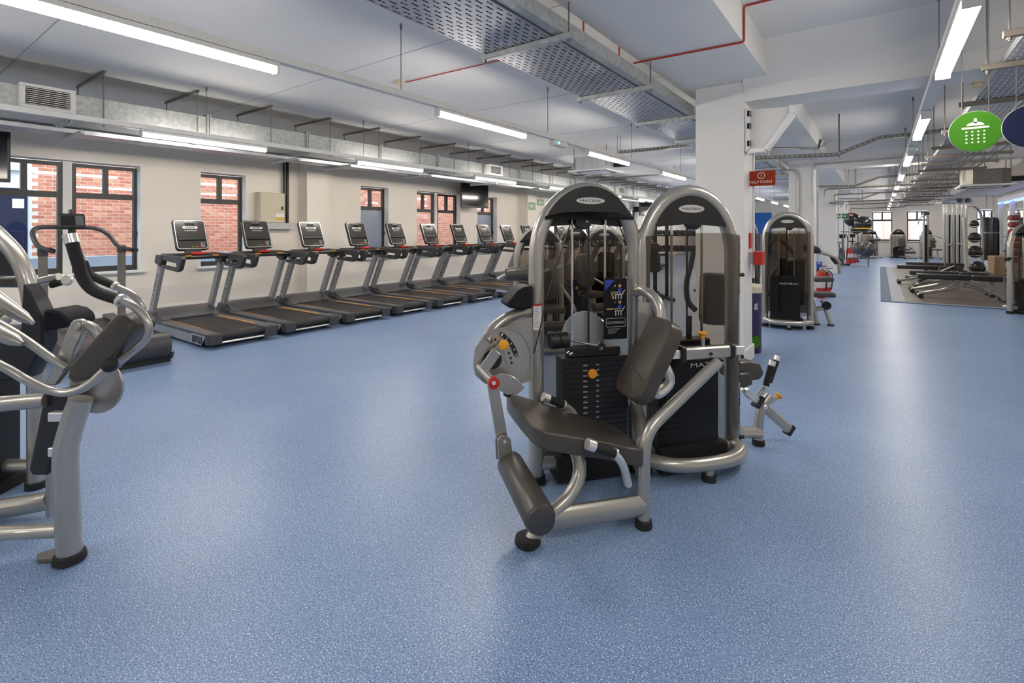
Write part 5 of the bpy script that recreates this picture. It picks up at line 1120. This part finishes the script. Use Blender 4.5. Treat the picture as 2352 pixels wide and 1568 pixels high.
# punch bags
for i, (u, d) in enumerate(((2266, 17.8), (2281, 18.0))):
    p = FW * d + RT * ((u - CX) / FPX * d); t = thing('punch_bag', ['black punch bag hanging on the left, by the mirror wall', 'black punch bag hanging nearest the mirror wall edge'][i], 'punch bag', p + V((0, 0, .38)), 0, 'punch bags')
    MB().lathe([(.13, 0), (.165, .03), (.17, .2), (.17, 1.45), (.15, 1.5), (.05, 1.53)], (0, 0, 0), (0, 0, 1), 18).build('bag', 'vinyl_black', t)
    MB().lathe([(.172, .95), (.172, 1.0)], (0, 0, 0), (0, 0, 1), 18).build('band', 'label_grey', t)
    for s in (-1, 1): MB().cyl((s * .14, 0, 1.46), (0, 0, 1.85), .008, 6).build('chain', 'chrome', t)
    MB().cyl((0, 0, 1.85), (0, 0, 2.72 - .385), .008, 6).build('hanger', 'steel_dark', t)
# mirror panels with a blue strip, wooden slatted box, cabinet, red pads
mw = thing('mirror_panel', 'white framed mirror panel with a blue light strip on the right wall', 'mirror', (XR, 24, 0), world=True)
MB().box(XR - .06, XR, 17.5, 25.4, .55, 2.45).build('mirror', 'mirror', mw)
for y in (25.35, 23.4, 21.4, 19.4): MB().box(XR - .12, XR, y, y + .12, 0, 2.55).build('post', 'white', mw)
MB().box(XR - .14, XR, 17.5, 25.47, 2.45, 2.60).build('header', 'white', mw); MB().box(XR - .15, XR - .139, 17.5, 25.4, 2.40, 2.43).build('light_strip', 'blue_led', mw)
MB().box(XR - .10, XR, 17.5, 25.4, 0, .55).build('plinth', 'tan_panel', mw)
sb = thing('slatted_box', 'pale wooden slatted box against the mirror wall', 'box', (3.2, 22.6, .017), .0)
MB().box(-.22, .22, -.6, .6, 0, .58).build('core', 'tan_panel', sb)
for k in range(7): MB().box(-.25, -.22, -.62, .62, .03 + k * .08, .085 + k * .08).build('slat', 'wood', sb)
rk = thing('red_pad_rack', 'upright rack with a column of red round ends near the right edge', 'rack', FW * 13.6 + RT * (13.6 * 1.0) + V((0, 0, .017)), YAW)
MB().box(.10, .16, -.05, .05, 0, 1.9).build('post', 'steel_dark', rk); MB().box(-.2, .3, -.2, .2, 0, .04).build('base', 'steel_dark', rk)
for k in range(7):
    z = .62 + k * .19; q = MB().cyl((-.14, -.06, z), (.09, -.06, z), .072, 16).build('red_end', 'rubber_red', rk, bevel=.012)
# machine at the right edge
er = FW * 8.6 + RT * (8.6 * ((2361 - CX) / FPX)); er.y -= .0; E_ = thing('arch_machine', 'silver arch machine cut by the right edge of the picture', 'gym machine', er, YAW)
tower(E_, H=1.56, detail=2, stack_top=.55, rear_logo=False)
MB().box(-.12, .12, -.10, -.06, .72, 1.0).build('placard', 'black_plastic', E_); MB().box(-.1, .1, -.102, -.1, .84, .93).build('placard_text', 'label_grey', E_)
MB().tube([(-.30, 0, .95), (-.42, -.05, .93)], .03, 10).build('side_grip', 'foam', E_)
user_side(E_, 2)
# ================================================================ FAR END MACHINES
for u, d, rz, k, lab in ((2062, 26.2, YAW, 2, 'small grey arch machine under the far windows, in the middle of the aisle end'), (2128, 25.8, YAW + .3, 0, 'far arch machine left of the cable station'), (1996, 27.0, YAW - .3, 1, 'far arch machine behind the grey exercise balls'), (2268, 27.5, YAW, 0, 'far arch machine seen past the punch bags')):
    p = FW * d + RT * ((u - CX) / FPX * d); t = thing('arch_machine', lab, 'gym machine', p, rz, 'arch machines at the far wall'); tower(t, H=1.52, W=.75, detail=1, stack_top=.55); user_side(t, k)
# exercise balls on a rack
rb = FW * 19.5 + RT * ((1978 - CX) / FPX * 19.5)
rr_ = thing('ball_rack', 'metal rack carrying large exercise balls near the far end', 'rack', rb, YAW)
for x in (-.55, .42): MB().cyl((x, .2, 0), (x, .2, 2.0), .02, 8).build('post', 'steel_dark', rr_)
for z in (.35, 1.38): MB().tube([(-.6, -.1, z), (.5, -.1, z)], .018, 8).build('rail', 'steel_dark', rr_); MB().tube([(-.6, .3, z), (.5, .3, z)], .018, 8).build('rail', 'steel_dark', rr_)
for k, (u, v, r, m, lab, dd) in enumerate(((1982, 514, .30, 'ball_black', 'large black exercise ball on top of the ball rack', 0), (1957, 504, .28, 'ball_black', 'dark green exercise ball behind the small red sign', .9), (1967, 526, .20, 'ball_black', 'smaller dark exercise ball beside the largest black one', .55), (1990, 573, .30, 'ball_grey', 'large grey exercise ball low on the ball rack', .15), (1973, 570, .24, 'ball_grey', 'grey exercise ball left of the large grey one', -.45))):
    d = 19.5 + dd; p = ond(u, v, d); o = tag(MB().sphere((0, 0, 0), r, 24, 14).build('exercise_ball', m, shift=V((0, 0, 0))), lab, 'ball', 'exercise balls'); o.location = p
    if k == 0:
        b_l = MB().tube([(r * .995 * math.cos(i * PI / 12) * .8, r * .8 * math.sin(i * PI / 12), -r * .58) for i in range(24)], .03, 6, closed=True).build('yellow_base', 'yellow', o)
# air bikes
def bike(label, u, d, rz):
    p = FW * d + RT * ((u - CX) / FPX * d); t = thing('air_bike', label, 'exercise bike', p, rz, 'air bikes')
    MB().cyl((0, -.04, .42), (0, .04, .42), .32, 24).build('fan_cage', 'black_plastic', t, bevel=.01); MB().cyl((0, -.045, .42), (0, .045, .42), .10, 16).build('fan_hub', 'steel_dark', t)
    MB().tube([(-.05, 0, .4), (.35, 0, .35), (.75, 0, .12)], .03, 8).build('frame', 'black_plastic', t); MB().tube([(.42, 0, .3), (.50, 0, .88)], .028, 8).build('seat_post', 'steel_dark', t)
    MB().prism([(.36, -.05, .9), (.36, .05, .9), (.62, .12, .9), (.62, -.12, .9)], (0, 0, .05)).build('saddle', 'black_plastic', t, bevel=.015)
    for s in (-1, 1): MB().tube(smooth([(.0, s * .16, .25), (.02, s * .2, .7), (.1, s * .22, 1.1), (.28, s * .2, 1.3)], 4), .02, 8).build('handle', 'black_plastic', t)
    for x in (-.15, .75): MB().tube([(x, -.25, .04), (x, .25, .04)], .035, 8).build('foot_bar', 'black_plastic', t)
    MB().tube([(0, 0, .4), (-.12, 0, .06)], .03, 8).build('fork', 'black_plastic', t); MB().box(-.1, .0, -.1, .1, 1.12, 1.28).build('console', 'black_plastic', t); MB().cyl((-.03, 0, .7), (-.05, 0, 1.14), .02, 8).build('console_post', 'black_plastic', t)
bike('black air bike nearest the third column', 1934, 20.6, YAW + 1.2); bike('black air bike behind the fire extinguishers at the far end', 1958, 23.0, YAW + 1.0)
# fire extinguishers
def extinguisher(label, u, d, h=.5, r=.08):
    p = FW * d + RT * ((u - CX) / FPX * d); t = thing('fire_extinguisher', label, 'fire extinguisher', p, 0, 'fire extinguishers')
    MB().lathe([(r * .9, 0), (r, .015), (r, h * .78), (r * .75, h * .9), (r * .3, h * .95)], (0, 0, 0), (0, 0, 1), 18).build('cylinder', 'red', t); MB().cyl((0, 0, h * .95), (0, 0, h * 1.05), r * .25, 8).build('valve', 'alu', t)
    MB().bar((-.02, 0, h * 1.06), (.11, 0, h * 1.1), .02, .015).build('lever', 'black_plastic', t); MB().tube(smooth([(r * .2, 0, h), (r * 1.3, 0, h * .85), (r * 1.25, 0, h * .4), (r * 1.05, 0, h * .25)], 4), .012, 6).build('hose', 'black_plastic', t)
    MB().cyl((0, 0, h * .35), (0, 0, h * .6), r * 1.01, 18).build('label_band', 'sign_white', t); return t
extinguisher('red fire extinguisher left one at the foot of the third column', 1885, 10.6, .62, .08); extinguisher('red fire extinguisher right one at the foot of the third column', 1899, 10.9, .56, .075)
extinguisher('red fire extinguisher beside the air bikes, nearer one', 1951, 21.8, .72, .13); extinguisher('red fire extinguisher beside the air bikes, farther one', 1960, 22.4, .66, .13)
# small signs at the far columns
sg = thing('help_sign', 'small distant red sign on the third column', 'sign', (-1.0, 20, 1.9), world=True); s0, s1 = ony(1947, 497, 20.0), ony(1961, 489, 20.0)
MB().box(s0.x, s1.x, 20.0, 20.01, s0.z, s1.z).build('panel', 'red_sign', sg); MB().box(s0.x + .03, s1.x - .03, 19.997, 20.0, s0.z + .03, s0.z + .06).build('legend', 'white', sg)
q = ony(1933, 496, 19.95); exit_sign('small green exit sign beside the third column', basis(q, (1, 0, 0), (0, 0, 1)), .42, .16, 'green_dark')
ps = thing('banner', 'narrow blue banner with a pale figure beside the third column', 'banner', (-1.7, 19.5, .0), world=True); s0, s1 = ony(1874, 628, 19.6), ony(1888, 601, 19.6)
MB().box(s0.x, s1.x, 19.6, 19.62, .15, s1.z).build('panel', 'blue', ps); MB().box(s0.x, s1.x, 19.55, 19.67, 0, .15).build('base', 'purple', ps)
MB()._add([V((s0.x + a * (s1.x - s0.x), 19.597, .3 + b * .7)) for a, b in ((.3, 0), (.45, 0), (.5, .4), (.6, 0), (.75, 0), (.7, .6), (.85, .9), (.75, .95), (.55, .7), (.3, .65))], [tuple(range(10))]).build('figure', 'render_blue', ps)
sp2 = thing('wall_speaker', 'small grey camera box high on the third column', 'camera', (-1.1, 19.7, 2.2), world=True); s0 = ony(1929, 466, 19.7); MB().box(s0.x - .12, s0.x + .12, 19.55, 19.8, s0.z - .06, s0.z + .08).build('case', 'label_grey', sp2); MB().box(s0.x - .3, s0.x - .1, 19.65, 19.75, s0.z - .02, s0.z + .03).build('bracket', 'steel_dark', sp2)
# dumbbell rack and frame seen between the two big arches
dk = FW * 11.5 + RT * (11.5 * ((1556 - CX) / FPX)); FK = Frame(dk, YAW)
rack = thing('dumbbell_rack', 'black two tier dumbbell rack seen through the smoked shroud', 'rack', dk, YAW)
for x in (-.52, .52): MB().bar((x, 0, .02), (x, .12, 1.45), .05, .06, up=(1, 0, 0)).build('side_frame', 'black_plastic', rack); MB().box(x - .04, x + .04, -.25, .3, 0, .05).build('foot', 'rubber', rack)
for z in (.98, 1.33): MB().box(-.55, .55, -.10, .16, z - .03, z).build('shelf', 'black_plastic', rack)
proto = None
for zi, z in enumerate((.98, 1.33)):
    for k in range(7):
        x = -.40 + k * .133
        if proto is None:
            proto = thing('dumbbell', 'x', 'dumbbell', (0, 0, 0), YAW, 'dumbbells on the rack')
            for s in (-1, 1): MB().cyl((0, s * .035, 0), (0, s * .11, 0), .055, 12).build('weight_head', 'rubber', proto, bevel=.008)
            MB().cyl((0, -.04, 0), (0, .04, 0), .015, 8).build('handle', 'chrome', proto); o = proto
        else: o = copy_tree(proto)
        o.location = FK.w((x, .03, z + .055)); o['label'] = 'black dumbbell on the %s rack shelf, %s from the left' % (('lower', 'upper')[zi], ORD[k])
pr = thing('power_rack', 'tall black power rack just left of the dumbbell rack', 'rack', FW * 10.5 + RT * (10.5 * ((1516 - CX) / FPX)), YAW)
for x in (-.10, .14): MB().box(x - .03, x + .03, -.03, .03, 0, 2.0).build('upright', 'black_plastic', pr); MB().box(x - .05, x + .05, -.4, .5, 0, .06).build('foot', 'black_plastic', pr)
MB().box(-.15, .2, -.03, .03, 1.95, 2.0).build('top_bar', 'black_plastic', pr)
MB().prism([(x - .2, -.1, z + .75) for x, z in rrect(.36, .38, .06)], (0, .08, 0)).build('back_pad', 'vinyl_black', pr, bevel=.015); MB().prism([(x - .25, -.12, z + 1.05) for x, z in rrect(.40, .24, .06)], (0, .08, 0)).build('upper_pad', 'vinyl_black', pr, bevel=.015)
MB().box(-.3, .1, -.02, .02, .9, .94).build('cross_bar', 'black_plastic', pr)
# tidy the helper property
for o in COL.objects:
    if '_w' in o: del o['_w']
